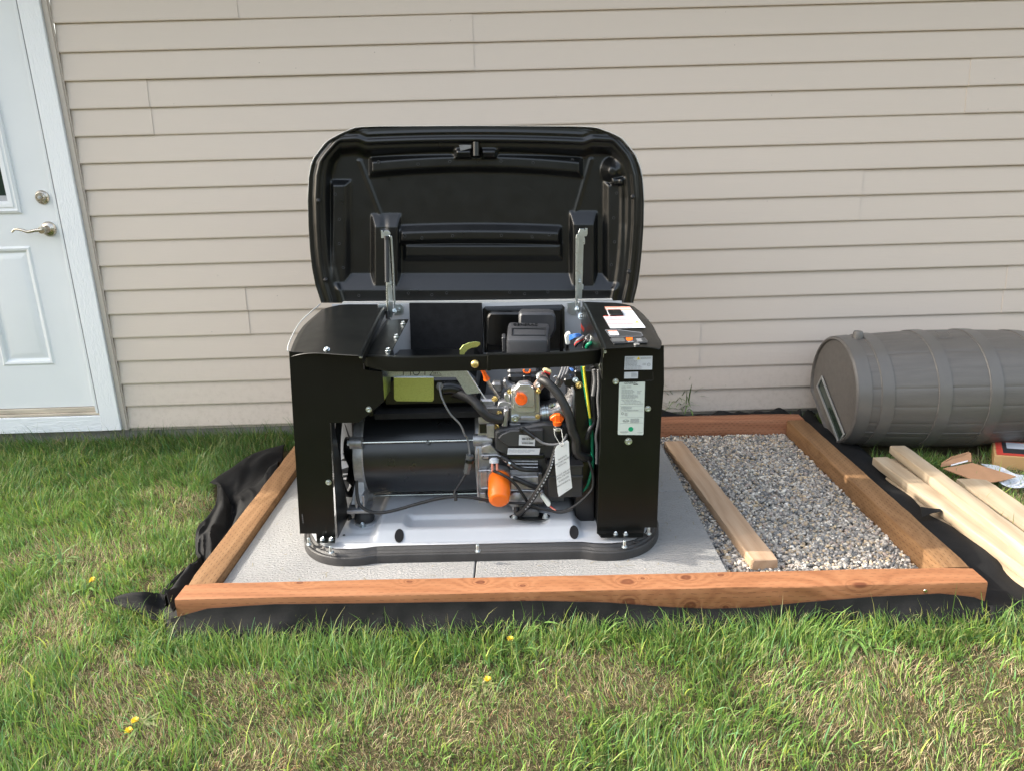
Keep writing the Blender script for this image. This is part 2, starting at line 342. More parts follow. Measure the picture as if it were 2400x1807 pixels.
def lathe(o, d, prof, n=20, caps=True, a0=0.0):
    d, u, v = frame_of(d); o = np.array(o, float); V, F = [], []
    for t, r in prof:
        for k in range(n):
            a = a0+2*math.pi*k/n; V.append(tuple(o+d*t+(u*math.cos(a)+v*math.sin(a))*r))
    for i in range(len(prof)-1):
        for k in range(n): F.append((i*n+k, i*n+(k+1) % n, (i+1)*n+(k+1) % n, (i+1)*n+k))
    if caps: F += [tuple(range(n-1, -1, -1)), tuple(range((len(prof)-1)*n, len(prof)*n))]
    return V, F
def cyl(a, b, r, n=16, r2=None):
    a = np.array(a, float); b = np.array(b, float); h = np.linalg.norm(b-a); return lathe(a, b-a, [(0, r), (h, r if r2 is None else r2)], n)
def spline(P, k=8):
    P = [np.array(p, float) for p in P]; P = [2*P[0]-P[1]]+P+[2*P[-1]-P[-2]]; R = []
    for i in range(1, len(P)-2):
        for j in range(k):
            t = j/k; R.append(.5*((2*P[i])+(-P[i-1]+P[i+1])*t+(2*P[i-1]-5*P[i]+4*P[i+1]-P[i+2])*t*t+(-P[i-1]+3*P[i]-3*P[i+1]+P[i+2])*t**3))
    R.append(P[-2]); return R
def tube(P, r, n=8, k=8, rf=None):
    R = spline(P, k) if k > 1 else [np.array(p, float) for p in P]; V, F = [], []; m = len(R); up = None
    for i, p in enumerate(R):
        d = R[min(i+1, m-1)]-R[max(i-1, 0)]; d /= max(np.linalg.norm(d), 1e-9)
        if up is None: _, u, v = frame_of(d)
        else: u = up-d*(up@d); u /= np.linalg.norm(u); v = np.cross(d, u)
        up = u; rr = r if rf is None else r*rf(i/(m-1))
        for q in range(n): a = 2*math.pi*q/n; V.append(tuple(p+(u*math.cos(a)+v*math.sin(a))*rr))
    for i in range(m-1):
        for q in range(n): F.append((i*n+q, i*n+(q+1) % n, (i+1)*n+(q+1) % n, (i+1)*n+q))
    F += [tuple(range(n-1, -1, -1)), tuple(range((m-1)*n, m*n))]; return V, F
def text(s, size, o, right, up, mat, parent, name='lettering', align='LEFT', ext=.0):
    cu = bpy.data.curves.new('txt', 'FONT'); cu.body = s; cu.size = size; cu.align_x = align; cu.extrude = ext; cu.resolution_u = 2
    t_ = bpy.data.objects.new('txt', cu); me = bpy.data.meshes.new_from_object(t_); bpy.data.objects.remove(t_); bpy.data.curves.remove(cu)
    r = np.array(right, float); r /= np.linalg.norm(r); u = np.array(up, float); u -= r*(u@r); u /= np.linalg.norm(u); n = np.cross(r, u); o = np.array(o, float)
    for v in me.vertices: v.co = Vector(o+r*v.co.x+u*v.co.y+n*v.co.z)
    me.materials.clear(); me.materials.append(M[mat]); me.name = name
    return ob(name, me, parent)
def dashes(o, right, up, w_, rows, gap, h, seed, fill=.8, wmin=.06, wmax=.22):
    """tiny illegible print: rows of word-long dashes, flat, on a label"""
    rr = random.Random(seed); V, F = [], []; o = np.array(o, float); r = np.array(right, float); u = np.array(up, float)
    for i in range(rows):
        x = 0.0; end = w_*(fill if rr.random() < .4 else min(1, fill+.15))
        while x < end:
            ww = min(w_*rr.uniform(wmin, wmax), end-x)
            if ww > w_*.02:
                p = o+r*x-u*(i*gap); n = len(V); V += [tuple(p), tuple(p+r*ww), tuple(p+r*ww+u*h), tuple(p+u*h)]; F.append((n, n+1, n+2, n+3))
            x += ww+w_*.025
    return V, F
def sm(a, b, x):
    t = np.clip((x-a)/(b-a), 0, 1); return t*t*(3-2*t)
def vnoise(x, y, s, seed=0):
    r = np.random.default_rng(seed).random((64, 64)); X = np.asarray(x)*s+100; Y = np.asarray(y)*s+100; xi = np.floor(X).astype(int); yi = np.floor(Y).astype(int); fx = X-xi; fy = Y-yi
    fx = fx*fx*(3-2*fx); fy = fy*fy*(3-2*fy); g = lambda i, j: r[i % 64, j % 64]
    return (g(xi, yi)*(1-fx)+g(xi+1, yi)*fx)*(1-fy)+(g(xi, yi+1)*(1-fx)+g(xi+1, yi+1)*fx)*fy
def fbm(x, y, s, seed=0, o=4): return sum(vnoise(x, y, s*2**i, seed+i)*.5**i for i in range(o))/sum(.5**i for i in range(o))
def grid(P):
    n, m = P.shape[:2]; V = P.reshape(-1, 3).tolist(); F = [(i*m+j, i*m+j+1, (i+1)*m+j+1, (i+1)*m+j) for i in range(n-1) for j in range(m-1)]; return V, F
# ================================================================== SETTING
# ground: soil sheet out to the horizon (finer near the house)
def ground_mesh():
    xs = np.concatenate([[-200, -60, -20, -8], np.linspace(-3.2, 5.2, 130), [9, 20, 60, 200]]); ys = np.concatenate([[-200, -60, -20, -8], np.linspace(-4.2, .4, 80), [2, 9, 20, 60, 200]])
    X, Y = np.meshgrid(xs, ys, indexing='ij'); Z = (fbm(X, Y, 2.3, 3)-.5)*.02+(fbm(X, Y, 14, 5)-.5)*.012
    near = (X > -3) & (X < 5) & (Y > -4) & (Y < .3); Z = np.where(near, Z, -.01)
    inside = (X > -.02) & (X < 2.45) & (Y > -1.72) & (Y < -.1); Z = np.where(inside, -.03, Z)
    return grid(np.stack([X, Y, Z], -1))
def gh(x, y): return (fbm(x, y, 2.3, 3)-.5)*.02+(fbm(x, y, 14, 5)-.5)*.012
g = mk('ground', ground_mesh(), 'soil', ang=180); tag(g, kind='structure')

# ---------------- house with siding, door and roof
house = empty('house', (0, 0, 0)); tag(house, 'beige vinyl sided house wall with a white entry door behind the open generator', 'house')
SZ, Z0, HT = .1197, .0801, 2.75
XL, XR = -.957, 6.6
seam = {16: [-.134], 17: [-.134], 15: [.907], 14: [.907], 13: [-.589, 3.212], 12: [-.589, 3.212], 9: [2.749], 8: [2.749], 5: [-.267, 3.546], 4: [-.267, 3.546], 3: [2.002], 2: [2.002]}
rs = random.Random(3)
def course(k, x0, x1, over):
    z = Z0+k*SZ+(over and .0006 or 0); zt = z+SZ+.004; y0 = -.0028 if over else 0.0
    prof = [(y0+.011, z-.004), (y0+.0015, z-.004), (y0, z-.0005), (y0+.0002, z+.004), (y0+.0125, zt), (y0+.0145, zt), (y0+.0125, z+.006)]
    V = [(x0, a, b) for a, b in prof]+[(x1, a, b) for a, b in prof]; n = len(prof)
    return V, [tuple(range(n)), tuple(range(2*n-1, n-1, -1))]+[(i, i+n, (i+1) % n+n, (i+1) % n) for i in range(n)]
k = 0
while Z0+k*SZ < HT-.02:
    cuts = seam.get(k)
    if cuts is None:
        if k not in seam: seam[k] = seam[k-1] if (k % 2 == 1 and k-1 > 17) else ([rs.uniform(.3, 4.5)] if k > 17 else [])
        cuts = seam[k]
    xs = [XL]+[c for c in cuts]+[XR]
    if not cuts and k in (0, 1, 6, 7, 10, 11): xs = [XL, 5.2, XR]
    for i in range(len(xs)-1):
        a, b = xs[i], xs[i+1]
        mk('siding_board', course(k, a-(.02 if i else 0), b, i % 2 == 0), 'siding', house, ang=40)
    if Z0+k*SZ > 2.2: mk('siding_board', course(k, -4.2, XL, True), 'siding', house, ang=40)
    else: mk('siding_board', course(k, -4.2, -2.03, True), 'siding', house, ang=40)
    k += 1
mk('sheathing', join(box((XL+.0, .0155, .06), (XR, .08, HT)), box((-4.2, .0155, .06), (-2.03, .08, HT)), box((-2.03, .0155, 2.21), (XL, .08, HT)), box((-4.2, .08, .06), (-4.1, 7.9, HT)), box((6.5, .08, .06), (6.6, 7.9, HT)), box((-4.2, 7.9, .06), (6.6, 8.0, HT))), 'jchannel', house, ang=0)
mk('foundation', box((-4.2, .028, -.3), (6.6, .2, .078)), 'concrete', house, ang=0)
rf = mk('roof', join(slab([(-4.4, -.65, HT), (6.8, -.65, HT), (6.8, 4.0, HT+2.0), (-4.4, 4.0, HT+2.0)], (0, 0, .12)), slab([(-4.4, 8.25, HT), (-4.4, 4.0, HT+2.0), (6.8, 4.0, HT+2.0), (6.8, 8.25, HT)], (0, 0, .12))), 'concrete', house, ang=0)
mk('soffit', box((-4.3, -.64, HT-.012), (6.7, .02, HT-.002)), 'shell_white', house, ang=0)
mk('corner_channel', join(box((-.985, -.012, .072), (XL-.004, .012, 2.2)), box((XL-.006, -.006, .072), (XL+.002, .0, 2.2))), 'jchannel', house, ang=0, bev=.001)
# trim boards
mk('trim_board', box((-1.083, -.026, .077), (-.9865, .010, 2.19)), 'casing', house, ang=0, bev=.002)
mk('trim_board', box((-2.03, -.026, .077), (-1.94, .010, 2.19)), 'casing', house, ang=0, bev=.002)
mk('trim_board', box((-2.03, -.027, 2.192), (-.9865, .010, 2.285)), 'casing', house, ang=0, bev=.002)
mk('kick_board', box((-1.938, -.023, .075), (-1.085, .012, .158)), 'kick', house, ang=0, bev=.002)
mk('door_sill', join(slab([(-1.938, -.015, .160), (-1.085, -.015, .160), (-1.085, -.015, .172), (-1.938, -.015, .172)], (0, .1, 0)), slab([(-1.938, .002, .173), (-1.085, .002, .173), (-1.085, .002, .196), (-1.938, .002, .196)], (0, .09, 0))), 'sill_wood', house, ang=0, bev=.002)
mk('door_jamb', join(box((-1.104, -.018, .172), (-1.0895, .10, 2.12)), box((-1.1125, -.004, .185), (-1.1045, .10, 2.12)), box((-1.938, .0, .188), (-1.91, .10, 2.12)), box((-1.938, .0, 2.12), (-1.086, .10, 2.19))), 'door_white', house, ang=0, bev=.001)
mk('weather_strip', box((-1.0892, -.0215, .172), (-1.0832, .03, 2.19)), 'ink_grey', house, ang=0)
# door slab with panels, window and hardware
DX0, DX1, DY = -1.908, -1.1155, .016
win = (-1.70, -1.337, 1.232, 2.0)     # glass
pan = [(-1.541, -1.278, .424, 1.020), (-1.868, -1.605, .424, 1.020)]
def door_slab():
    xs = sorted({DX0, DX1, win[0]-.03, win[1]+.03, *[p[0] for p in pan], *[p[1] for p in pan]}); zs = sorted({.199, 2.115, win[2]-.03, win[3]+.03, pan[0][2], pan[0][3]})
    parts = []
    for i in range(len(xs)-1):
        for j in range(len(zs)-1):
            cx, cz = (xs[i]+xs[i+1])/2, (zs[j]+zs[j+1])/2
            if any(p[0] < cx < p[1] and p[2] < cz < p[3] for p in pan) or (win[0]-.03 < cx < win[1]+.03 and win[2]-.03 < cz < win[3]+.03): continue
            V = [(xs[i], DY, zs[j]), (xs[i+1], DY, zs[j]), (xs[i+1], DY, zs[j+1]), (xs[i], DY, zs[j+1])]; parts.append((V, [(0, 1, 2, 3)]))
    parts.append(slab([(DX0, DY+.002, .199), (DX0, DY+.04, .199), (DX1, DY+.04, .199), (DX1, DY+.002, .199)], (0, 0, .001)))
    parts.append(slab([(DX1, DY, .199), (DX1, DY+.04, .199), (DX1, DY+.04, 2.115), (DX1, DY, 2.115)], (-.001, 0, 0)))
    return join(*parts)
door = mk('door', door_slab(), 'door_white', house, ang=0)
def panel(p):
    rings = [(0, 0), (.010, -.005), (.020, -.003), (.028, .007), (.034, .009), (.062, .002), (.066, .0015)]
    V, F = [], []
    for ins, dy in rings:
        V += [(p[0]+ins, DY+dy, p[2]+ins), (p[1]-ins, DY+dy, p[2]+ins), (p[1]-ins, DY+dy, p[3]-ins), (p[0]+ins, DY+dy, p[3]-ins)]
    for r in range(len(rings)-1):
        for q in range(4): F.append((r*4+q, r*4+(q+1) % 4, r*4+4+(q+1) % 4, r*4+4+q))
    n = len(rings)*4; F.append((n-4, n-3, n-2, n-1)); return V, F
for p in pan: mk('door_panel', panel(p), 'door_white', door, ang=15)
def ringframe(x0, x1, z0, z1, prof):
    V, F = [], []
    for ins, y in prof: V += [(x0+ins, y, z0+ins), (x1-ins, y, z0+ins), (x1-ins, y, z1-ins), (x0+ins, y, z1-ins)]
    for r in range(len(prof)-1):
        for q in range(4): F.append((r*4+q, r*4+(q+1) % 4, r*4+4+(q+1) % 4, r*4+4+q))
    return V, F
mk('window_frame', ringframe(win[0]-.056, win[1]+.056, win[2]-.056, win[3]+.056, [(0, DY+.0005), (.001, DY-.008), (.012, DY-.013), (.018, DY-.009), (.026, DY-.009), (.030, DY-.012), (.046, DY-.010), (.048, DY-.005), (.0561, DY-.004), (.057, DY+.012)]), 'door_white', door, ang=25)
mk('window_pane', box((win[0]-.002, DY+.008, win[2]-.002), (win[1]+.002, DY+.012, win[3]+.002)), 'window', door, ang=0)
mk('blind_strip', box((win[0], DY+.004, win[2]+.0005), (win[1]-.001, DY+.0075, win[2]+.026)), 'ink_light', door, ang=0, bev=.001)
hb = WY(96.7, 463.7, DY-.01); hh = WY(112.7, 538, DY-.01)
mk('deadbolt', join(lathe((hb[0], DY+.001, hb[2]), (0, -1, 0), [(0, .033), (.006, .033), (.011, .029), (.014, .0235), (.022, .022), (.025, .019), (.0255, .0)], 28, False)), 'nickel', door, ang=30)
mk('keyhole', join(lathe((hb[0], DY-.0245, hb[2]), (0, -1, 0), [(0, .0085), (.0025, .0082), (.003, 0)], 16, False), box((hb[0]-.0012, DY-.0292, hb[2]-.005), (hb[0]+.0012, DY-.0268, hb[2]+.005))), 'die', door, ang=30)
hd = mk('handle', join(lathe((hh[0], DY+.001, hh[2]), (0, -1, 0), [(0, .036), (.006, .036), (.013, .031), (.017, .020), (.020, .0165), (.045, .0155), (.050, .017), (.066, .0165), (.068, 0)], 28, False),
    tube([(hh[0]+.004, DY-.058, hh[2]), (hh[0]-.03, DY-.06, hh[2]-.001), (hh[0]-.065, DY-.062, hh[2]-.006), (hh[0]-.10, DY-.06, hh[2]+.004), (hh[0]-.128, DY-.056, hh[2]+.006), (hh[0]-.145, DY-.055, hh[2]-.006)], .0095, 10, 6, lambda t: 1.0-.5*t)), 'nickel', door, ang=40)
mk('strike_plate', join(box((DX1-.003, DY-.001, hh[2]-.028), (DX1+.001, DY+.02, hh[2]+.028)), box((DX1-.003, DY-.001, hb[2]-.028), (DX1+.001, DY+.02, hb[2]+.028))), 'door_white', door, ang=0)

# ---------------- timber frame, gravel, pavers
FX, FY, FW, FD, TT, ZT = -.0077, -1.6825, 2.44, 1.538, .089, .12
fr = empty('timber_border', (FX, FY, 0), PHI); tag(fr, 'rectangle of reddish brown treated timbers round the gravel and the pavers', 'garden border')
def timber(L, W, H, seed, bev=.006):
    """board along local x, sides slightly uneven, rounded edges"""
    n = 26; rr = np.random.default_rng(seed); V, F = [], []
    sec = []
    b = bev; q = [(b, 0), (W-b, 0), (W-b*.3, b*.3), (W, b), (W, H-b), (W-b*.3, H-b*.3), (W-b, H), (b, H), (b*.3, H-b*.3), (0, H-b), (0, b), (b*.3, b*.3)]
    for i in range(n+1):
        x = L*i/n; wob = rr.normal(0, .0006, (12, 2)); e = b*.5 if i in (0, n) else 0
        for (y, z), wv in zip(q, wob): V.append((x, y+wv[0]+(e if y < W/2 else -e), z+wv[1]+(e if z < H/2 else -e)))
    for i in range(n):
        for j in range(12): F.append((i*12+j, (i+1)*12+j, (i+1)*12+(j+1) % 12, i*12+(j+1) % 12))
    F += [tuple(range(11, -1, -1)), tuple(range(n*12, n*12+12))]
    return V, F
H0 = ZT-.089
mk('timber', timber(FW, TT, .089, 1), 'wood_front', fr, ang=30, loc=(0, 0, H0))['label'] = 'long red brown front timber with dark knots'
mk('timber', timber(FW, TT, .089, 2), 'wood_red', fr, ang=30, loc=(0, FD-TT, H0-.001))['label'] = 'back timber along the house wall'
mk('timber', timber(FD-2*TT-.004, TT, .089, 3), 'wood_brown', fr, ang=30, loc=(TT, TT+.002, H0-.004), rot=(0, 0, math.pi/2))['label'] = 'left side timber with incised top'
mk('timber', timber(FD-2*TT-.004, TT, .089, 4), 'wood_brown', fr, ang=30, loc=(FW, TT+.002, H0-.001), rot=(0, 0, math.pi/2))['label'] = 'right side olive brown timber with incised top'
mk('screw', lathe((2.255, -.001, .095), (0, -1, 0), [(0, .006), (.002, .005), (.0025, 0)], 10, False), 'nickel', fr)

ZP = .09
def fl(x, y, z): # frame-local to world
    return (FX+x*math.cos(PHI)-y*math.sin(PHI), FY+x*math.sin(PHI)+y*math.cos(PHI), z)
pd = empty('paver_pad', fl(TT, TT, 0), PHI); tag(pd, 'light grey slabs laid side by side as the pad under the generator', 'pavers')
PW, PD_ = .804, .648
for i in range(2):
    for j in range(2):
        n = 18; x0, y0 = i*(PW+.004)+.003, j*(PD_+.002)+.003
        mk('paver', box((0, 0, .045), (PW, PD_ if j == 0 else .60, ZP-.0006*(i+j))), 'paver', pd, ang=0, bev=.003, loc=(x0, y0, 0))
# gravel bed: base sheet and real stones
GZ0 = .040
gb = mk('gravel_base', grid(np.array([[fl(TT+.01+i*(FW-2*TT-.02)/20, TT+.01+j*(FD-2*TT-.02)/12, GZ0-.012+.004*math.sin(i*3+j*5)) for j in range(13)] for i in range(21)])), 'soil', ang=180); tag(gb, kind='structure')
def stones():
    t = (1+5**.5)/2; ico = np.array([(-1, t, 0), (1, t, 0), (-1, -t, 0), (1, -t, 0), (0, -1, t), (0, 1, t), (0, -1, -t), (0, 1, -t), (t, 0, -1), (t, 0, 1), (-t, 0, -1), (-t, 0, 1)])/math.sqrt(1+t*t)
    fc = np.array([(0, 11, 5), (0, 5, 1), (0, 1, 7), (0, 7, 10), (0, 10, 11), (1, 5, 9), (5, 11, 4), (11, 10, 2), (10, 7, 6), (7, 1, 8), (3, 9, 4), (3, 4, 2), (3, 2, 6), (3, 6, 8), (3, 8, 9), (4, 9, 5), (2, 4, 11), (6, 2, 10), (8, 6, 7), (9, 8, 1)])
    r = RNG; xa, xb = 1.72, FW-TT-.002; n = 24000
    X = r.uniform(xa, xb, n); Y = r.uniform(TT+.004, FD-TT-.004, n)
    sz = r.lognormal(math.log(.0059), .28, n).clip(.0036, .0120)
    Z = GZ0-.008+r.uniform(-.006, .010, n)+.006*fbm(X, Y, 3, 21)+.006*(1-sz/.012)
    sc = np.stack([sz*r.uniform(.8, 1.5, n), sz*r.uniform(.7, 1.15, n), sz*r.uniform(.5, .9, n)], 1)
    V = ico[None]*(1+r.normal(0, .13, (n, 12, 1)))*sc[:, None]
    a, b_, c_ = r.uniform(0, 6.28, n), r.normal(0, .45, n), r.normal(0, .45, n)
    def rot(V, ang, i, j):
        ca, sa = np.cos(ang)[:, None], np.sin(ang)[:, None]; vi, vj = V[..., i].copy(), V[..., j].copy(); V[..., i] = vi*ca-vj*sa; V[..., j] = vi*sa+vj*ca
    rot(V, b_, 1, 2); rot(V, c_, 0, 2); rot(V, a, 0, 1)
    cw, sw = math.cos(PHI), math.sin(PHI)
    V += np.stack([FX+X*cw-Y*sw, FY+X*sw+Y*cw, Z], 1)[:, None]
    F = (fc[None]+np.arange(n)[:, None, None]*12).reshape(-1, 3)
    pal = np.array([(.31, .30, .29), (.19, .195, .205), (.42, .40, .38), (.54, .52, .48), (.40, .33, .25), (.50, .41, .29), (.13, .14, .15), (.34, .29, .27), (.66, .65, .63), (.26, .27, .25)])
    ci = r.choice(len(pal), n, p=[.2, .17, .16, .10, .08, .07, .08, .05, .05, .04]); col = pal[ci]*np.array([1.05, 1.0, .93])*r.uniform(.85, 1.2, (n, 1))
    me = bpy.data.meshes.new('gravel'); me.vertices.add(n*12); me.vertices.foreach_set('co', V.reshape(-1)); nf = len(F); me.loops.add(nf*3); me.loops.foreach_set('vertex_index', F.reshape(-1).astype(np.int32)); me.polygons.add(nf); me.polygons.foreach_set('loop_start', np.arange(0, nf*3, 3, dtype=np.int32)); me.update(calc_edges=True)
    at = me.color_attributes.new('col', 'FLOAT_COLOR', 'POINT'); at.data.foreach_set('color', np.concatenate([np.repeat(col, 12, 0), np.ones((n*12, 1))], 1).reshape(-1).astype(np.float32))
    me.materials.append(M['stone']); return me
gs = ob('gravel', stones()); tag(gs, 'loose mixed grey and tan crushed gravel filling the frame beside the pavers', 'gravel', kind='stuff')

# loose offcut lying on the gravel
pa = WZ(1762.8, 1313.7, .082); pb = WZ(1555.5, 1033, .082)
dv = pb-pa; Lo = float(np.linalg.norm(dv[:2])); an = math.atan2(dv[1], dv[0])
oc = mk('timber_offcut', timber(Lo, .089, .038, 9, .005), 'wood_offcut', ang=30, loc=(pa[0]+.089*math.sin(an), pa[1]-.089*math.cos(an), .044), rot=(0, 0, an))
tag(oc, 'short tan cracked board lying loose on the gravel beside the pavers', 'board')

# ---------------- landscape fabric (one sheet showing on all sides of the frame)
def fabric():
    parts = []
    # front skirt
    n = 150; P = []
    for i in range(n+1):
        x = -.03+2.50*i/n
        top = np.interp(x, [-.03, 0, .1, .3, .6, .9, 1.1, 1.3, 1.5, 1.62, 1.75, 1.9, 2.1, 2.3, 2.40, 2.47], [.052, .060, .088, .098, .094, .092, .090, .080, .058, .050, .052, .066, .080, .086, .072, .040])
        wv = .010*math.sin(x*9)+.006*math.sin(x*23+1)+.008*(fbm(x, 0, 6, 31)-.5); col = []
        for j, (yy, zz) in enumerate([(-.003, top), (-.006, top+.001), (-.010, top*.8), (-.020-.3*wv, top*.55), (-.034-wv, top*.3), (-.046-wv*.5, .012), (-.055-wv*.5, .0), (-.06-wv*.5, -.01)]):
            col.append(fl(x, yy+.0005*j*math.sin(x*60+j), zz+(.003*math.sin(x*40+j*2) if j > 2 else 0)))
        P.append(col)
    parts.append(grid(np.array(P)))
    # left skirt
    outer = [WZ(*l1(u, v), z) for u, v, z in [(1478, 200, .03), (1250, 270, .045), (1080, 380, .055), (928, 482, .045), (975, 505, .045), (968, 640, .05), (900, 745, .055), (825, 830, .065), (818, 1000, .035), (850, 1042, .04), (700, 1160, .03), (555, 1305, .02)]]
    R = spline(outer, 16); P = []
    for i, o_ in enumerate(R):
        t = i/(len(R)-1); yl = FD*.66*(1-t)-.01; base = np.array(fl(-.002, yl, .088)); col = []
        for j in range(31):
            s = j/30; p = base*(1-s)+o_*s
            f1 = math.sin(t*7+s*2.0); fold = .028*math.sin(s*math.pi*2.2+t*5)*(s*(1-s)*4)**.8+.016*math.sin(s*9+t*17)*(s*(1-s)*4)
            p[2] = base[2]*(1-s)**1.6+o_[2]*s+fold+.012*s*(fbm(t*3, s*3, 2, 41)-.3)+.004
            p[0] += .012*(fbm(t*4, s*2, 2, 44)-.5)*4*s*(1-s)
            cr = abs(fbm(t*4.5+s*1.2, s*1.6-t*2, 2.0, 45, 2)-.5)*2; p[2] += (.017*(1-cr)**2.5-.007)*min(1, s*5)*min(1, (1-s)*6)
            col.append(tuple(p))
        P.append(col)
    parts.append(grid(np.array(P)))
    # spike at the front-left corner
    A = np.array(fl(-.004, .10, .055)); B = np.array(fl(.02, -.012, .05)); T = WZ(*l1(155, 1345), .035); U1 = WZ(*l1(430, 1290), .055); U2 = WZ(*l1(560, 1305), .02); D1 = WZ(*l1(430, 1460), .025); D2 = WZ(*l1(590, 1520), .02); D3 = WZ(*l1(665, 1485), .005); mid = WZ(*l1(480, 1420), .004)
    up = spline([T, (T+U1)/2+np.array([0, 0, .012]), U1, U2, A], 6); dn = spline([T, (T+D1)/2, D1, D2, B], 6); P = []
    for a, b in zip(up, dn): P.append([tuple(a*(1-s)+b*s-np.array([0, 0, 1])*(.022*math.sin(s*math.pi)*min(1, np.linalg.norm(a-T)*6)-.004*math.sin(s*14+a[0]*30))) for s in np.linspace(0, 1, 9)])
    parts.append(grid(np.array(P)))
    # right skirt
    outer = [WZ(*rt(u, v), z) for u, v, z in [(872, 520, .035), (905, 590, .05), (960, 620, .05), (1045, 655, .045), (1200, 790, .035), (1280, 900, .03), (1330, 945, .03), (1440, 1012, .035), (1560, 1095, .02), (1640, 1165, .02), (1730, 1215, .02), (1850, 1290, .02), (1960, 1390, .015), (2060, 1455, .01), (2180, 1560, .01), (2300, 1700, .0)]]
    R = spline(outer, 9); P = []
    for i, o_ in enumerate(R):
        t = i/(len(R)-1); yl = (FD+.03)*(1-t)-.14*t; base = np.array(fl(FW+.003, max(yl, -.02), .050+.01*math.sin(t*20)))
        if yl < -.02: base = base+np.array([-.02, yl+.02, -.045]) if yl < -.06 else base
        col = []
        for j in range(13):
            s = j/12; p = base*(1-s)+o_*s; hump = .045*math.sin(math.pi*min(1, s*1.05))*(.6+.4*math.sin(t*9+1))
            p[2] = base[2]*(1-s)+o_[2]*s+hump*s+.010*math.sin(t*38+s*4)*s*(1-s)*4*vnoise(t, s, 6, 51)
            col.append(tuple(p))
        P.append(col)
    parts.append(grid(np.array(P)))
    # tag end sticking out over the boards
    q = [rt(1470, 1062), rt(1520, 1070), rt(1596, 1076), rt(1590, 1088), rt(1540, 1094), rt(1480, 1120)]
    parts.append(slab([WZ(*p, .075) for p in q], (0, 0, -.002)))
    # back, crumpled between timber and wall
    P = []
    for i in range(90):
        x = 1.60+.87*i/89; col = []
        for j in range(12):
            s = j/11; y = FD+.001+s*(.085 if x > 1.72 else .03+.05*(x-1.6)/.12)
            z = .070+.050*math.sin(s*3.1)*(.45+vnoise(x, s*.1, 14, 61))+.020*math.sin(x*60+s*6)*s*vnoise(x, s, 9, 63)
            col.append(fl(x, y, z))
        P.append(col)
    parts.append(grid(np.array(P)))
    return join(*parts)
fab = mk('landscape_fabric', fabric(), 'fabric', ang=60); tag(fab, 'black landscape fabric sticking out rumpled all round the timber frame', 'fabric')
sd = fab.modifiers.new('thick', 'SOLIDIFY'); sd.thickness = .0012

# ---------------- pale lumber at the right
def board(name, back_left, front_left, ztop, w_, th, label, seed, mat='wood_pale', ext=1.9):
    a = WZ(*back_left, ztop); b = WZ(*front_left, ztop); d = (b-a); d[2] = 0; d /= np.linalg.norm(d)
    an_ = math.atan2(d[1], d[0]); o = mk(name, timber(ext, w_, th, seed, .004), mat, ang=30, loc=(a[0], a[1], ztop-th), rot=(0, 0, an_))
    tag(o, label, 'board', 'pale spruce boards piled right of the frame'); return o
board('spruce_board', r5(365, 150), r5(1457, 985), .112, .070, .038, 'topmost pale spruce board of the pile, its squared end nearest the barrel', 11)
board('spruce_board', r5(225, 245), r5(1457, 1150), .082, .072, .038, 'pale spruce board second from the top with a squared end beside the black fabric', 12)
board('spruce_board', r5(345, 255), r5(1457, 1000), .055, .070, .036, 'tan board sunk in the gap between the two upper spruce boards', 13, ext=1.7)
board('spruce_board', r5(330, 405), r5(1457, 1290), .040, .089, .036, 'lowest pale spruce board, half covered by the black fabric edge', 14)
board('spruce_board', r5(905, 418), r5(1457, 830), .048, .12, .036, 'wide pale board lying flat on the grass nearest the cardboard', 15)

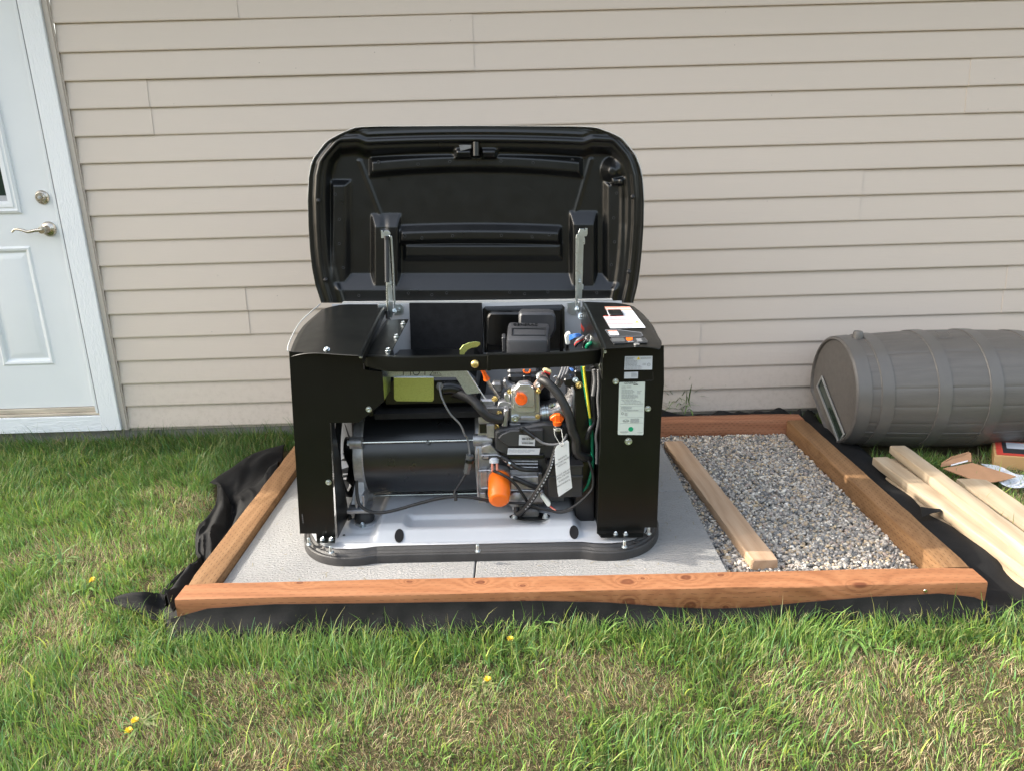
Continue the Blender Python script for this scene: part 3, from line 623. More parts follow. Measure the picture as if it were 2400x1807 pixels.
# ---------------- barrel on its side
def barrel():
    x0, x1 = 2.562, 3.527; L = x1-x0; cy_, cz = -.325, .277; ax = np.array([1, -.03, 0]); ax /= np.linalg.norm(ax)
    bands = [(.0, .055), (.098, .150), (.338, .392), (.560, .614), (.787, .845), (.903, .965)]
    def r(t): return .250+.024*(1-((t-L/2)/(L/2))**2)
    ts = sorted({0.0, .006, L, L-.006, *np.linspace(.01, L-.01, 60), *[e+dd for a, b in bands for e in (a, b) for dd in (-.003, .0, .003) if 0 < e+dd < L]})
    root = empty('rain_barrel', (x0, cy_, 0)); tag(root, 'brown grey plastic rain barrel lying on its side in the grass against the wall', 'barrel')
    n = 240; fdir = np.array([0, .55, -.83])/np.linalg.norm([.55, .83])     # flat back faces the wall and down
    def surf(t, a, ex=0.0):
        inb = any(p <= t <= q for p, q in bands); rr = r(t)+(.0035 if inb else 0)+ex
        k_ = a/(2*math.pi)*20; fr_ = abs((k_ % 1)-.5)
        if not inb and fr_ > .468: rr -= .0016
        v = np.array([0, math.cos(a), math.sin(a)])*rr; h = v@fdir; lim = .198
        if h > lim: v = v-fdir*(h-lim)
        return v
    P = np.array([[surf(t, 2*math.pi*i/n)+ax*t+np.array([0, 0, cz]) for i in range(n+1)] for t in ts])
    body = mk('barrel_body', grid(P), 'barrel', root, ang=20)
    for a, b in bands:
        tt = np.linspace(a, b, 6); P = np.array([[surf(t, 2*math.pi*i/n, .0012)+ax*t+np.array([0, 0, cz]) for i in range(n+1)] for t in tt]); mk('hoop', grid(P), 'band', root, ang=60)
    # end: rounded rim and sunk flat head
    V = []; prof = [(0, 1.0), (-.006, .985), (-.009, .965), (-.007, .945), (.004, .935), (.006, .90)]
    Pn = [[surf(0.0, 2*math.pi*i/n)*s_+ax*t_+np.array([0, 0, cz]) for i in range(n+1)] for t_, s_ in prof]+[[surf(0.0, 2*math.pi*i/n)*.001+ax*.006+np.array([0, 0, cz]) for i in range(n+1)]]
    mk('barrel_head', grid(np.array(Pn)), 'barrel', root, ang=40)
    # seams
    tt = np.linspace(.01, L-.01, 30)
    for a in (-2.62, .9): mk('mould_seam', tube([surf(t, a)+ax*t+np.array([0, 0, cz]) for t in tt], .0016, 5, 1), 'band', root)
    # knob
    kt = np.array(ax*.075+np.array([0, 0, cz]))+np.array([0, -.02, 0]); mk('overflow_cap', lathe(kt+np.array([0, 0, .232]), (0, 0, 1), [(0, .030), (.012, .028), (.016, .0235), (.048, .022), (.056, .018), (.058, .004)], 20), 'band', root, ang=40)
    # planter slot with aluminium strips, on the head near the flat
    e1_ = np.array([0, -.83, -.55])/np.linalg.norm([.83, .55]); e2_ = fdir; ctr = np.array([0, .012, cz-.100])+ax*.0025
    hl, hw = .172, .037
    mk('slot', slab([ctr+e1_*a*hl+e2_*b*hw for a, b in ((-1, -1), (1, -1), (1, 1), (-1, 1))], -ax*.001), 'window', root, ang=0)
    for nm, a0, a1, b0, b1 in (('l', -1.03, 1.03, .78, 1.12), ('r', -1.03, 1.03, -1.12, -.78), ('t', -1.03, -.97, -.75, .75), ('b', .97, 1.03, -.75, .75)):
        mk('slot_trim', slab([ctr+e1_*a*hl+e2_*b*hw-ax*.0012 for a, b in ((a0, b0), (a1, b0), (a1, b1), (a0, b1))], -ax*.006), 'alu', root, ang=0, bev=.001)
    mk('moulded_mark', ringframe(0, .06, 0, .05, [(0, 0), (.002, -.002), (.004, 0)]), 'barrel', root, ang=0, loc=(.40, -.115, .545), rot=(-1.15, 0, 0))
    mk('spigot_hole', lathe((.865, -.14, .515), (0, -.5, .86), [(0, .02), (.006, .02), (.006, .014), (.001, .013)], 18), 'ink', root)
barrel()

# ---------------- dense trees across the yard behind the camera (their green shows in the black enamel and the plated sheet)
def far_trees():
    X, Z = np.meshgrid(np.linspace(-34, 38, 260), np.linspace(0, 1, 40), indexing='ij'); top = 4.2+1.8*fbm(X, 0*X, .35, 81)+.9*fbm(X, 0*X, 1.5, 83)
    Zz = Z*top; Y = -23+1.8*(fbm(X, Zz, .8, 85)-.5)*2+1.2*(fbm(X, Zz, 2.6, 87)-.5)*2-2.0*Z**3; return grid(np.stack([X, Y, Zz-.1], -1))
def tree_mat():
    m, t, b = nodes('far foliage'); v = coords(t); n = noise(t, v, 3.5, 6, .8); L_(t, ramp(t, n, [(.35, (.010, .022, .006)), (.6, (.040, .070, .016)), (.8, (.085, .12, .03))]), b.inputs['Base Color']); b.inputs['Roughness'].default_value = .9; return m
M['far'] = tree_mat(); o = mk('tree_belt', far_trees(), 'far', ang=180); tag(o, 'dense green trees across the yard mirrored in the black panels', 'trees', kind='stuff')

# ---------------- cardboard, paper, box
cbp = [WZ(*r5(u, v), z) for u, v, z in [(800, 335, .06), (1035, 290, .075), (1392, 400, .055), (1290, 432, .050), (1130, 457, .040)]]
cb = empty('cardboard_flap', (0, 0, 0)); tag(cb, 'torn brown cardboard flap lying on white paper between the boards and barrel', 'cardboard')
mk('flap', slab(cbp, (0, 0, -.004)), 'cardboard', cb, ang=0)
mk('turned_edge', slab([WZ(*r5(u, v), z) for u, v, z in [(783, 325, .06), (790, 295, .075), (870, 245, .095), (1010, 205, .10), (1028, 215, .10), (1030, 282, .076)]], (0, .004, .001)), 'cardboard', cb, ang=0)
mk('tape', slab([WZ(*r5(u, v), z) for u, v, z in [(860, 318, .068), (865, 306, .068), (1000, 270, .082), (1000, 282, .082)]], (0, 0, .0012)), 'paper', cb, ang=0)
tpx = spline([np.array([*r5(u, v), 0]) for u, v in ((1105, 298), (1250, 316), (1385, 380), (1470, 388))], 5); bpx = spline([np.array([*r5(u, v), 0]) for u, v in ((1150, 335), (1255, 448), (1350, 492), (1470, 494))], 5)
pp = mk('white_paper', grid(np.array([[WZ(*(a*(1-s_)+b*s_)[:2], .030+.010*math.sin(i*1.1+s_*5)*math.sin(i*.5+s_*9)) for s_ in np.linspace(0, 1, 9)] for i, (a, b) in enumerate(zip(tpx, bpx))])), 'paper', ang=30); tag(pp, 'crumpled white paper sheets lying under the cardboard flap', 'paper')
bx = empty('cardboard_box', (0, 0, 0)); tag(bx, 'tan cardboard box with red and black printed top at right edge of the lawn', 'box')
q0 = WZ(*r5(1205, 305), .02); a = WZ(*r5(1228, 197), .0)
bxw = np.array([2.90+.0, -.40, 0]); p0 = np.array([q0[0], q0[1], 0]); d1 = np.array([.42, -.12, 0]); d2 = np.array([.10, .17, 0])
hz = .064
mk('box_body', slab([p0, p0+d1, p0+d1+d2, p0+d2], (0, 0, hz)), 'box_card', bx, ang=0, bev=.002)
e = lambda a_, b_: p0+d1*a_+d2*b_+np.array([0, 0, hz+.0006])
mk('printed_top', slab([e(.02, .04), e(1, .04), e(1, .96), e(.02, .96)], (0, 0, .0006)), 'red_ink', bx, ang=0)
mk('printed_panel', slab([e(.08, .18), e(.99, .18), e(.99, .92), e(.08, .92)], (0, 0, .0012)), 'ink', bx, ang=0)
mk('box_label', slab([e(.12, .5), e(.30, .5), e(.30, .9), e(.12, .9)], (0, 0, .0018)), 'label', bx, ang=0)
# ================================================================== GENERATOR
gen = empty('standby_generator', tuple(GO), PHI)
tag(gen, 'standby generator with raised black lid, exposed engine and black front panels', 'generator')
Yv = np.array([0, 1., 0]); Xv = np.array([1., 0, 0]); Zv = np.array([0, 0, 1.])
def gp(name, vf, mat, ang=35, bev=0.0, parent=None, seg=1): return mk(name, vf, mat, parent or gen, ang, bev, seg)
_scr = {}
def screw(p, d=(0, -1, 0), r=.006, h=.004, mat='zinc', parent=None, name='screw'):
    """flange-head screw, shared mesh"""
    key = (mat, round(r, 4), round(h, 4))
    if key not in _scr:
        vf = join(lathe((0, 0, 0), (0, 0, 1), [(0, r*1.15), (h*.25, r*1.15), (h*.3, r*.85)], 14, False), lathe((0, 0, h*.2), (0, 0, 1), [(0, r*.85), (h*.7, r*.8), (h*.8, r*.6), (h*.6, r*.3)], 6 if r > .004 else 10))
        me = bpy.data.meshes.new(name); me.from_pydata([tuple(map(float, v)) for v in vf[0]], [], vf[1]); me.materials.append(M[mat]); finish(me, 30); _scr[key] = me
    o = ob(name, _scr[key], parent or gen, loc=tuple(p), rot=Vector(d).to_track_quat('Z', 'Y').to_euler()); return o

# ---- composite base
def mat_outline():
    h = [(0, -.064), (.30, -.064), (.345, -.065), (.385, -.076), (.43, -.080), (.48, -.074), (.53, -.052), (.575, -.012), (.606, .04), (.624, .10), (.630, .18), (.630, .54), (.615, .62), (.56, .665), (.3, .68), (0, .68)]
    P = h+[(-x, y) for x, y in h[-2:0:-1]]; P.append(P[0]); R = spline([(x, y, 0) for x, y in P], 6)[:-1]
    return np.array(R)[:, :2]
OUT = mat_outline(); _t = np.roll(OUT, -1, 0)-np.roll(OUT, 1, 0); NRM = np.stack([-_t[:, 1], _t[:, 0]], 1); NRM /= np.linalg.norm(NRM, axis=1)[:, None]
def base_mat():
    prof = [(-.001, .0), (0, .004), (0, .026), (.002, .030), (.006, .0315), (.009, .030), (.012, .031), (.015, .037), (.018, .038), (.021, .0365), (.024, .038), (.026, .0435), (.030, .045), (.034, .0445), (.036, .040), (.050, .040)]
    R = [np.concatenate([OUT+NRM*o, np.full((len(OUT), 1), z)], 1) for o, z in prof]; n = len(OUT); V = [tuple(p) for r in R for p in r]
    F = [(i*n+j, i*n+(j+1) % n, (i+1)*n+(j+1) % n, (i+1)*n+j) for i in range(len(prof)-1) for j in range(n)]; return V, F
gp('base_mat', base_mat(), 'mat_comp', 50)

# ---- pressed steel base pan (height field)
def yfront(x):
    x = abs(x); return float(np.interp(x, [0, .30, .345, .385, .43, .48, .52, .56, .585, .597], [-.030, -.030, -.032, -.042, -.045, -.040, -.024, .012, .055, .10]))
def pan_h(x, y):
    ax = abs(x+.012); h = .0455; mid_ = 1-float(sm(.325, .365, ax))
    h += .008*float(sm(-.004, .03, y))*(1-mid_)
    h += mid_*.034*float(sm(-.016, .018, y))
    edge_ = float(sm(.22, .255, ax)); c = 1-edge_
    h += mid_*edge_*.010*float(sm(.01, .05, y))
    h -= c*.012*float(sm(.032, .046, y)); h -= c*.010*float(sm(.085, .10, y))*0
    h += c*.014*float(sm(.105, .12, y))
    d = math.hypot(x+.405, y-.118); h += .006*(1-float(sm(.058, .078, d)))
    return h
def pan():
    P = []
    for i in range(261):
        x = -.594+1.188*i/260; yf = yfront(x); P.append([(x, yf+(.60-yf)*(j/130)**1.25, pan_h(x, yf+(.60-yf)*(j/130)**1.25)) for j in range(131)])
    return grid(np.array(P))
pn = gp('base_pan', pan(), 'pan_grey', 180)
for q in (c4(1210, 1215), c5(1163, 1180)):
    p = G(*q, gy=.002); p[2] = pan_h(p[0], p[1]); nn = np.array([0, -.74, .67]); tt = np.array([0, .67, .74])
    dsk = [p+nn*.0022+Xv*.0155*math.cos(a)+tt*.0235*math.sin(a) for a in np.linspace(0, 2*math.pi, 28, endpoint=False)]; gp('drain_hole_shade', slab(dsk, nn*.0008), 'foam', 0)  # flat black disc painted as the shade inside each drain hole
for u, v in ((640, 1197), (1460, 1008)): p = G(*c4(u, v), gz=.058); screw(p, (0, 0, 1), .004, .002, 'ink', name='rivet')
p = G(*c4(700, 1030), gz=.058); gp('rubber_bumper', lathe(p, (0, 0, 1), [(-.01, .0095), (.010, .008), (.016, .005)], 14), 'rubber')
for u, v in ((283, 1260), (508, 1345), (2015, 1330)): p = G(*c4(u, v+30), gz=.046); gp('stud', join(lathe(p-np.array([0, 0, .004]), (0, 0, 1), [(0, .0052), (.026, .0052), (.028, .004)], 12), lathe(p, (0, 0, 1), [(0, .010), (.002, .010)], 12)), 'zinc', 40)
for u, v in ((1680, 1300), (1928, 1165)): p = G(*c5(u, v+18), gz=.046); gp('stud', join(lathe(p-np.array([0, 0, .004]), (0, 0, 1), [(0, .0052), (.026, .0052), (.028, .004)], 12), lathe(p, (0, 0, 1), [(0, .010), (.002, .010)], 12)), 'zinc', 40)
for q in (c4(385, 1318), c5(1805, 1265)): p = G(*q, gz=.047); gp('rubber_clip', cbox(p, (.02, .008, .004)), 'rubber', bev=.001)

# ---- cabinet panels
def yz(poly, y=0.0, th=.002, **k): return slab([G(*q, gy=y) for q in poly], (0, th, 0))
lp = [c2(75, 547), c2(120, 556), c2(300, 562), c2(835, 590), c2(850, 735), c2(1045, 760), c2(1065, 1060), c2(915, 1190), c2(800, 1284), c2(498, 1288), c4(500, 60), c4(552, 1215), c4(360, 1240), c4(355, 1183), c4(188, 1183)]
left = gp('left_front_panel', yz(lp), 'black_metal', 0, .0006)
rp = [c3(1482, 520), c3(1475, 640), c3(1440, 690), c3(1455, 720), c3(1445, 1590), c5(1420, 420), c5(1397, 1185), c5(1880, 1180), c5(1890, 1120), c5(2015, 1120), c5(2060, 0), c3(2108, 880), c3(2106, 488), c3(1700, 505)]
right = gp('right_front_panel', yz(rp), 'black_metal', 0, .0006)
# feet flanges lying on the pan
gp('panel_foot', slab([G(*c4(u, v), gz=.062) for u, v in ((360, 1240), (552, 1225), (548, 1282), (362, 1282))], (0, 0, .0025)), 'black_metal', 0, .0005)
gp('panel_foot', slab([G(*c5(u, v), gz=.060) for u, v in ((1408, 1188), (1440, 1226), (1872, 1226), (1885, 1180))], (0, 0, .0025)), 'black_metal', 0, .0005)
for q, gzv in ((c4(508, 1248), .066), (c4(420, 1245), .066), (c5(1693, 1192), .064), (c5(1590, 1190), .064)):
    screw(G(*q, gz=gzv), (0, 0, 1), .0075, .009)
# inward flanges running back into the cabinet
xl = G(*c4(530, 700), gy=0)[0]+.004
gp('left_partition', slab([(xl-.006, .001, .062), (xl-.004, .165, .062), (xl+.004, .10, .25), (xl+.012, .03, .475), (xl+.012, .001, .478)], (-.002, 0, 0)), 'black_metal', 0)
xr = G(*c5(1410, 800), gy=0)[0]-.003
gp('right_partition', slab([(xr+.006, .001, .060), (xr-.002, .57, .060), (xr-.004, .57, .72), (xr+.014, .001, .70)], (.002, 0, 0)), 'black_metal', 0)  # black full-height sheet, added to darken the interior
# vertical fan shroud edge behind the left flange
gp('fan_shroud', lathe((-.50, .31, .262), (1, 0, 0), [(0, .175), (.02, .178), (.02, .165), (0, .162)], 40, False), 'foam')
for i in range(9):
    a = 2*math.pi*i/9+.2; u = np.array([0, math.cos(a), math.sin(a)]); v = np.array([0, -math.sin(a), math.cos(a)]); c0 = np.array([-.475, .31, .262])
    gp('fan_blade', slab([c0+u*.04-v*.012, c0+u*.155-v*.02, c0+u*.155+v*.03+Xv*.018, c0+u*.04+v*.014+Xv*.01], (.002, 0, 0)), 'black_plastic', 0)
for pl in ([(600, 432), (640, 412), (722, 390), (728, 430), (690, 440)], [(596, 530), (720, 492), (715, 560), (600, 570)], [(604, 590), (712, 572), (708, 600), (606, 612)], [(608, 632), (705, 628), (690, 700), (672, 735), (640, 680)]):
    gp('shroud_vane', slab([G(*c4(u, v), gy=.24) for u, v in pl], (0, .004, 0)), 'cast_dark', 0)
gp('fan_hub', cyl((-.50, .31, .262), (-.455, .31, .262), .045, 20), 'black_plastic')
gp('fan_shaft', cyl((-.46, .31, .262), (-.40, .31, .262), .010, 12), 'steel_rod')
# back wall
gp('back_panel', slab([(-.60, .602, .05), (.60, .602, .05), G(*lidk(1960, 1096), gy=.602), G(*lidk(1120, 1108), gy=.602), G(*lidk(290, 1114), gy=.602)], (0, .004, 0)), 'pan_grey', 0)
gp('sound_foam', slab([G(*q, gy=.575) for q in (c2(1322, 52), c2(2076, 52), c2(2090, 640), c2(1345, 640))]+[], (0, .015, 0)), 'foam', 0, .001)

# ---- top covers
def topz(y): return .714+.066*np.clip(y, -.05, .62)
def onTop(q, off=0.0):
    y = .2
    for _ in range(12): p = G(*q, gz=float(topz(y))+off); y = p[1]
    return p
def cover(poly, name, crown=.004):
    top = [onTop(q) for q in poly]; V = [tuple(p) for p in top]+[tuple(p-np.array([0, 0, .002])) for p in top]; n = len(top)
    return V, [tuple(range(n)), tuple(range(2*n-1, n-1, -1))]+[(i, i+n, (i+1) % n+n, (i+1) % n) for i in range(n)]
def curve_cover(edge, inner, crown, nseg=14):
    """sheet lofted between the curved outer edge and the straight inner edge, bending down at the outside"""
    E_ = spline([onTop(q) for q in edge], 6); a, b = onTop(inner[0]), onTop(inner[1]); P = []
    for i, e_ in enumerate(E_):
        t = (e_[1]-E_[0][1])/(E_[-1][1]-E_[0][1]); q = a*(1-t)+b*t; row = []
        for j in range(nseg+1):
            s = j/nseg; p = q*(1-s)+e_*s; p[2] = float(topz(p[1]))-crown*max(0, (s-.55)/.45)**2; row.append(tuple(p))
        P.append(row)
    return grid(np.array(P))
LEFT_E = [c2(76, 545), c2(85, 480), c2(140, 350), c2(215, 235), c2(330, 130), c2(412, 62)]; RIGHT_E = [s7(2060, 1018), s7(2105, 990), s7(2130, 870), s7(2050, 730), s7(1960, 550), s7(1880, 440), s7(1720, 262), s7(1525, 105)]
lc = gp('left_top_cover', curve_cover(LEFT_E, [c2(838, 596), c2(1082, 62)], .020), 'black_metal', 50)
lc.modifiers.new('t', 'SOLIDIFY').thickness = .002
rc = gp('right_top_cover', curve_cover(RIGHT_E, [s7(868, 1085), s7(420, 75)], .012), 'black_metal', 50)
rc.modifiers.new('t', 'SOLIDIFY').thickness = .002
def side(edge, xb, sx):
    E_ = spline([onTop(q) for q in edge], 5); P = []
    for e_ in E_:
        e_ = e_.copy(); e_[1] = max(e_[1], .006); e_[2] -= .026 if sx < 0 else .020
        t = max(0, min(1, e_[1]/.6)); x0 = sx*(xb+.004*math.sin(t*3)); P.append([(x0+(e_[0]-x0)*(z/e_[2])**1.0-sx*(.004 if sx < 0 else .012), e_[1], min(z, e_[2]-.001)) for z in (.100, .2, .4, .55, .66, .70, e_[2]-.001)])
    return grid(np.array(P))
for ed, xb, sx in ((LEFT_E, .600, -1), (RIGHT_E, .586, 1)):
    o = gp('side_panel', side(ed, xb, sx), 'shell_white', 60); m_ = o.modifiers.new('t', 'SOLIDIFY'); m_.thickness = .0015
gp('cover_lip', slab([onTop(c2(838, 596)), onTop(c2(1082, 62)), onTop(c2(1082, 62))-Zv*.024, onTop(c2(838, 596))-Zv*.024], (.0018, 0, 0)), 'black_metal', 0)
gp('cover_lip', slab([onTop(s7(868, 1085)), onTop(s7(420, 75)), onTop(s7(420, 75))-Zv*.10, onTop(s7(868, 1085))-Zv*.10], (-.0018, 0, 0)), 'black_metal', 0)
sp = [onTop(q, -.022) for q in (c2(860, 588), c2(1120, 585), c2(1318, 215), c2(1105, 222))]
gp('bolt_shelf', slab(sp, (0, 0, -.0025)), 'black_metal', 0, .0006)
for u, v in ((1260, 248), (1190, 385), (1103, 528)): screw(onTop(c2(u, v+18), -.021), (0, 0, 1), .0085, .010)
gp('cover_edge_trim', tube([onTop(c2(62, 545), .001), onTop(c2(72, 478), .001), onTop(c2(128, 350), .001), onTop(c2(203, 235), .001), onTop(c2(322, 125), .001), onTop(c2(402, 60), .001)], .0022, 6, 6), 'shell_white')
for u, v in ((470, 535),): screw(G(*c2(u, v), gy=-.002), (0, -.6, .8), .0085, .010)
for q in (c2(905, 1145), c4(482, 655), c3(1605, 858), c3(1940, 1137), c3(1738, 1475)): screw(G(*q, gy=-.001), (0, -1, 0), .0085 if q != c3(1738, 1475) else .0105, .006)
# slots in the right cover
for u0, v0, u1, v1 in ((1565, 262, 1650, 268), (1915, 722, 2000, 730), (1760, 462, 1850, 470)):
    a, b = onTop(s7(u0, v0), .0008), onTop(s7(u1, v1), .0008); gp('cover_slot', slab([a, b, b+Yv*.006, a+Yv*.006], (0, 0, .0006)), 'ink', 0, parent=rc)

# ---- cross bar with lock bolt
def bar():
    tp = [(c2(850, 600)), c2(1075, 608), c2(1300, 618), c2(1800, 606), c2(2150, 600), c3(300, 590), c3(900, 580), c3(1200, 560), c3(1462, 532)]
    bt = [(c2(855, 700)), c2(1080, 752), c2(1300, 760), c2(1800, 752), c2(2150, 745), c3(300, 742), c3(900, 716), c3(1200, 702), c3(1440, 672)]
    dep = [-.012, -.030, -.040, -.050, -.054, -.055, -.050, -.036, -.014]; P = []
    from itertools import chain
    for (a, b, d) in zip(tp, bt, dep):
        A = G(*a, gy=d); B = G(*b, gy=d); P.append([A+Yv*.022+Zv*.001, A+Yv*.004+Zv*.001, A, A*.93+B*.07, A*.5+B*.5, A*.1+B*.9, B, B+Yv*.012])
    P = np.array(P); cols = [spline(P[:, j], 5) for j in range(P.shape[1])]; return grid(np.array(cols).transpose(1, 0, 2))
cb_ = gp('cross_bar', bar(), 'black_metal', 30); cb_.modifiers.new('t', 'SOLIDIFY').thickness = .0018
bp = G(*c3(147, 678), gy=-.056); gp('latch_bolt', join(lathe(bp, (0, -1, 0), [(0, .0128), (.004, .0128), (.009, .010), (.011, .006), (.0115, 0)], 22, False)), 'yzinc', 40)
gp('edge_rod', tube([G(*c3(1478, 520), gy=-.003), G(*c3(1474, 620), gy=-.003), G(*c3(1435, 690), gy=-.003), G(*c3(1448, 740), gy=-.003)], .0012, 5, 5), 'zinc')
screw(G(*c3(1494, 553), gy=-.002), (0, -1, 0), .005, .003); screw(G(*c2(825, 600), gy=-.004), (-.3, -1, .3), .006, .010)

# ---- labels on the front of the right panel
def flat(poly, y, mat, name='label', parent=None, th=.0006): return gp(name, slab([G(*q, gy=y) for q in poly], (0, th, 0)), mat, 0, parent=parent)
L1 = flat([c3(1702, 600), c3(1988, 597), c3(1983, 738), c3(1695, 740)], -.0012, 'label', parent=right)
def ontop(q, y): return G(*q, gy=y)
def dz(o_px, r_px, rows, d_px, h, y, seed, mat='ink_grey', parent=None, fill=.8, **k):
    o_ = G(*o_px, gy=y); r_ = G(*r_px, gy=y)-o_; w_ = np.linalg.norm(r_); gapv = (G(*d_px, gy=y)-o_)/max(1, rows-1); V, F = [], []
    rr = random.Random(seed); r_ = r_/w_; up = Zv
    for i in range(rows):
        v, f = dashes(o_+gapv*i, r_, up, w_, 1, 0, h, rr.random(), fill, **k); V2, F2 = join((V, F), (v, f)); V, F = V2, F2
    return gp('fine_print', (V, F), mat, 0, parent=parent or gen)
dz(c3(1710, 618), c3(1805, 616), 3, c3(1708, 636), .0012, -.002, 1, parent=right)
dz(c3(1708, 652), c3(1830, 650), 4, c3(1706, 690), .0015, -.002, 2, parent=right, fill=1)
dz(c3(1706, 702), c3(1880, 699), 3, c3(1705, 730), .0012, -.002, 3, parent=right, fill=.9)
dz(c3(1865, 618), c3(1975, 615), 2, c3(1865, 628), .001, -.002, 33, parent=right, fill=.9)
tri = [c3(1842, 603), c3(1860, 634), c3(1824, 635)]
flat(tri, -.0021, 'yellow_ink', 'warning_triangle', right); text('!', .0075, G(*c3(1839, 632), gy=-.003), Xv, Zv, 'ink', right)
text('CE', .0085, G(*c3(1884, 692), gy=-.002), Xv, Zv, 'ink_grey', right)
def ring(o, r1, r2, n=20): 
    V = []; 
    for k_ in range(n): a = 2*math.pi*k_/n; V += [tuple(o+np.array([math.cos(a)*r1, 0, math.sin(a)*r1])), tuple(o+np.array([math.cos(a)*r2, 0, math.sin(a)*r2]))]
    return V, [(2*i, 2*i+1, (2*i+3) % (2*n), (2*i+2) % (2*n)) for i in range(n)]
gp('certification_mark', ring(G(*c3(1949, 686), gy=-.002), .0052, .0042), 'ink_grey', 0, parent=right); text('ETL', .0042, G(*c3(1949, 690), gy=-.002), Xv, Zv, 'ink_grey', right, align='CENTER')
L2 = flat([c3(1697, 764), c3(1838, 761), c3(1836, 828), c3(1693, 831)], -.0012, 'label', parent=right)
dz(c3(1768, 776), c3(1830, 775), 5, c3(1768, 812), .0010, -.002, 5, parent=right, fill=.9)
L3 = flat([c3(1648, 868), c3(1905, 862), c3(1911, 868), c3(1893, 1402), c3(1885, 1410), c3(1635, 1408), c3(1628, 1400), c3(1642, 872)], -.0012, 'label_green', 'nameplate', right)
text('GENERAC', .0093, G(*c3(1693, 888), gy=-.002), Xv, Zv, 'ink', right)
flat([c3(1790, 889), c3(1838, 888), c3(1838, 896), c3(1790, 897)], -.0021, 'ink', 'name_underline', right)
for i, (a, b, rws, e_, sd_, fl_) in enumerate([(c3(1668, 912), c3(1712, 911), 3, c3(1666, 934), 11, .9), (c3(1720, 912), c3(1770, 911), 2, c3(1720, 923), 12, .95), (c3(1667, 950), c3(1800, 948), 4, c3(1665, 984), 13, .9), (c3(1830, 960), c3(1890, 958), 3, c3(1828, 984), 14, .6), (c3(1665, 997), c3(1860, 995), 5, c3(1664, 1037), 15, .75), (c3(1664, 1052), c3(1886, 1050), 3, c3(1690, 1078), 16, .7), (c3(1662, 1092), c3(1892, 1090), 1, c3(1662, 1100), 17, 1), (c3(1662, 1124), c3(1775, 1122), 3, c3(1660, 1142), 18, .95), (c3(1690, 1160), c3(1840, 1158), 1, c3(1690, 1166), 19, 1), (c3(1760, 1246), c3(1850, 1245), 6, c3(1758, 1284), 20, .95), (c3(1652, 1378), c3(1735, 1376), 2, c3(1652, 1388), 21, .9), (c3(1830, 1388), c3(1888, 1386), 1, c3(1830, 1390), 22, 1), (c3(1700, 1188), c3(1728, 1188), 4, c3(1700, 1212), 24, 1)]):
    dz(a, b, rws, e_, .0011, -.002, sd_, parent=right, fill=fl_)
for v in (1090, 1112, 1152, 1169, 1230, 1290): a, b = G(*c3(1650, v), gy=-.002), G(*c3(1888, v-3), gy=-.002); gp('rule_line', slab([a, b, b+Zv*.0004, a+Zv*.0004], (0, -.0002, 0)), 'ink_grey', 0, parent=right)
gp('certification_mark', ring(G(*c3(1676, 1188), gy=-.002), .0040, .0030), 'ink', 0, parent=right)
ec = G(*c3(1712, 1264), gy=-.002); V_, F_ = ring(np.zeros(3), .0096, .0085, 28); gp('oval_emblem', ([tuple(ec+np.array([v[0], 0, v[2]*.52])) for v in V_], F_), 'ink', 0, parent=right)
text('SwRI', .0068, ec-Zv*.0024, Xv, Zv, 'ink', right, align='CENTER')
gp('round_sticker', lathe(G(*c3(1762, 1350), gy=-.0014), (0, -1, 0), [(0, .0079), (.0006, .0079)], 28), 'green_dot', 0, parent=right)
a_, b__ = G(*c4(228, 1075), gy=-.001), G(*c4(222, 970), gy=-.001); V_, F_ = dashes(a_, Zv, -Xv, .034, 1, 0, .004, 5, 1); gp('fine_print', (V_, F_), 'lcd', 0, parent=left)
gp('label_outline', tube([G(*c3(1992, 760), gy=-.0005), G(*c3(1994, 842), gy=-.0005), G(*c3(1980, 848), gy=-.0005), G(*c3(1915, 850), gy=-.0005)], .0005, 4, 1), 'grey_plastic', parent=right)
# labels on the sloping top
def T_(q, off=.0012): p = onTop(q, off); return p
def tflat(poly, mat, name='label', off=.0012): return gp(name, slab([T_(q, off) for q in poly], (0, 0, .0004)), mat, 0, parent=rc)
tflat([s7(895, 185), s7(1440, 182), s7(1782, 635), s7(1018, 650), s7(862, 385), s7(985, 382), s7(940, 265)], 'label', 'warning_label')
for a in ([(895, 185), (1440, 182), (1455, 204), (908, 208)], [(928, 235), (1475, 233), (1492, 255), (938, 258)]): tflat([s7(*q) for q in a], 'salmon_ink', 'label_stripe', .002)
for a in ([(862, 382), (1300, 380), (1303, 386), (866, 392)], [(905, 458), (1460, 456), (1462, 460), (908, 463)], [(962, 552), (1540, 550), (1543, 555), (965, 558)]): tflat([s7(*q) for q in a], 'red_ink', 'label_rule', .002)
def tdz(a, b, c, rows, h, seed, mat='ink_grey', fill=.85):
    h = h*1.5
    A, B, C_ = T_(s7(*a), .002), T_(s7(*b), .002), T_(s7(*c), .002); V, F = [], []; r_ = B-A; w_ = np.linalg.norm(r_); r_ /= w_; rr = random.Random(seed)
    for i in range(rows):
        o_ = A+(C_-A)*i/max(1, rows-1); v, f = dashes(o_, r_, Yv+Zv*.066, w_, 1, 0, h, rr.random(), fill); V, F = join((V, F), (v, f))
    gp('fine_print', (V, F), mat, 0, parent=rc)
tdz((900, 412), (1420, 410), (925, 445), 3, .0022, 41); tdz((935, 485), (1490, 483), (962, 538), 4, .0022, 42); tdz((980, 580), (1570, 576), (1010, 630), 4, .0020, 43)
tdz((1330, 300), (1480, 298), (1345, 365), 3, .003, 44, 'ink_grey'); tdz((905, 222), (1440, 221), (905, 222), 1, .003, 45, 'salmon_ink', 1)
tflat([s7(1590, 485), s7(1655, 525), s7(1545, 527)], 'yellow_ink', 'warning_triangle', .002)
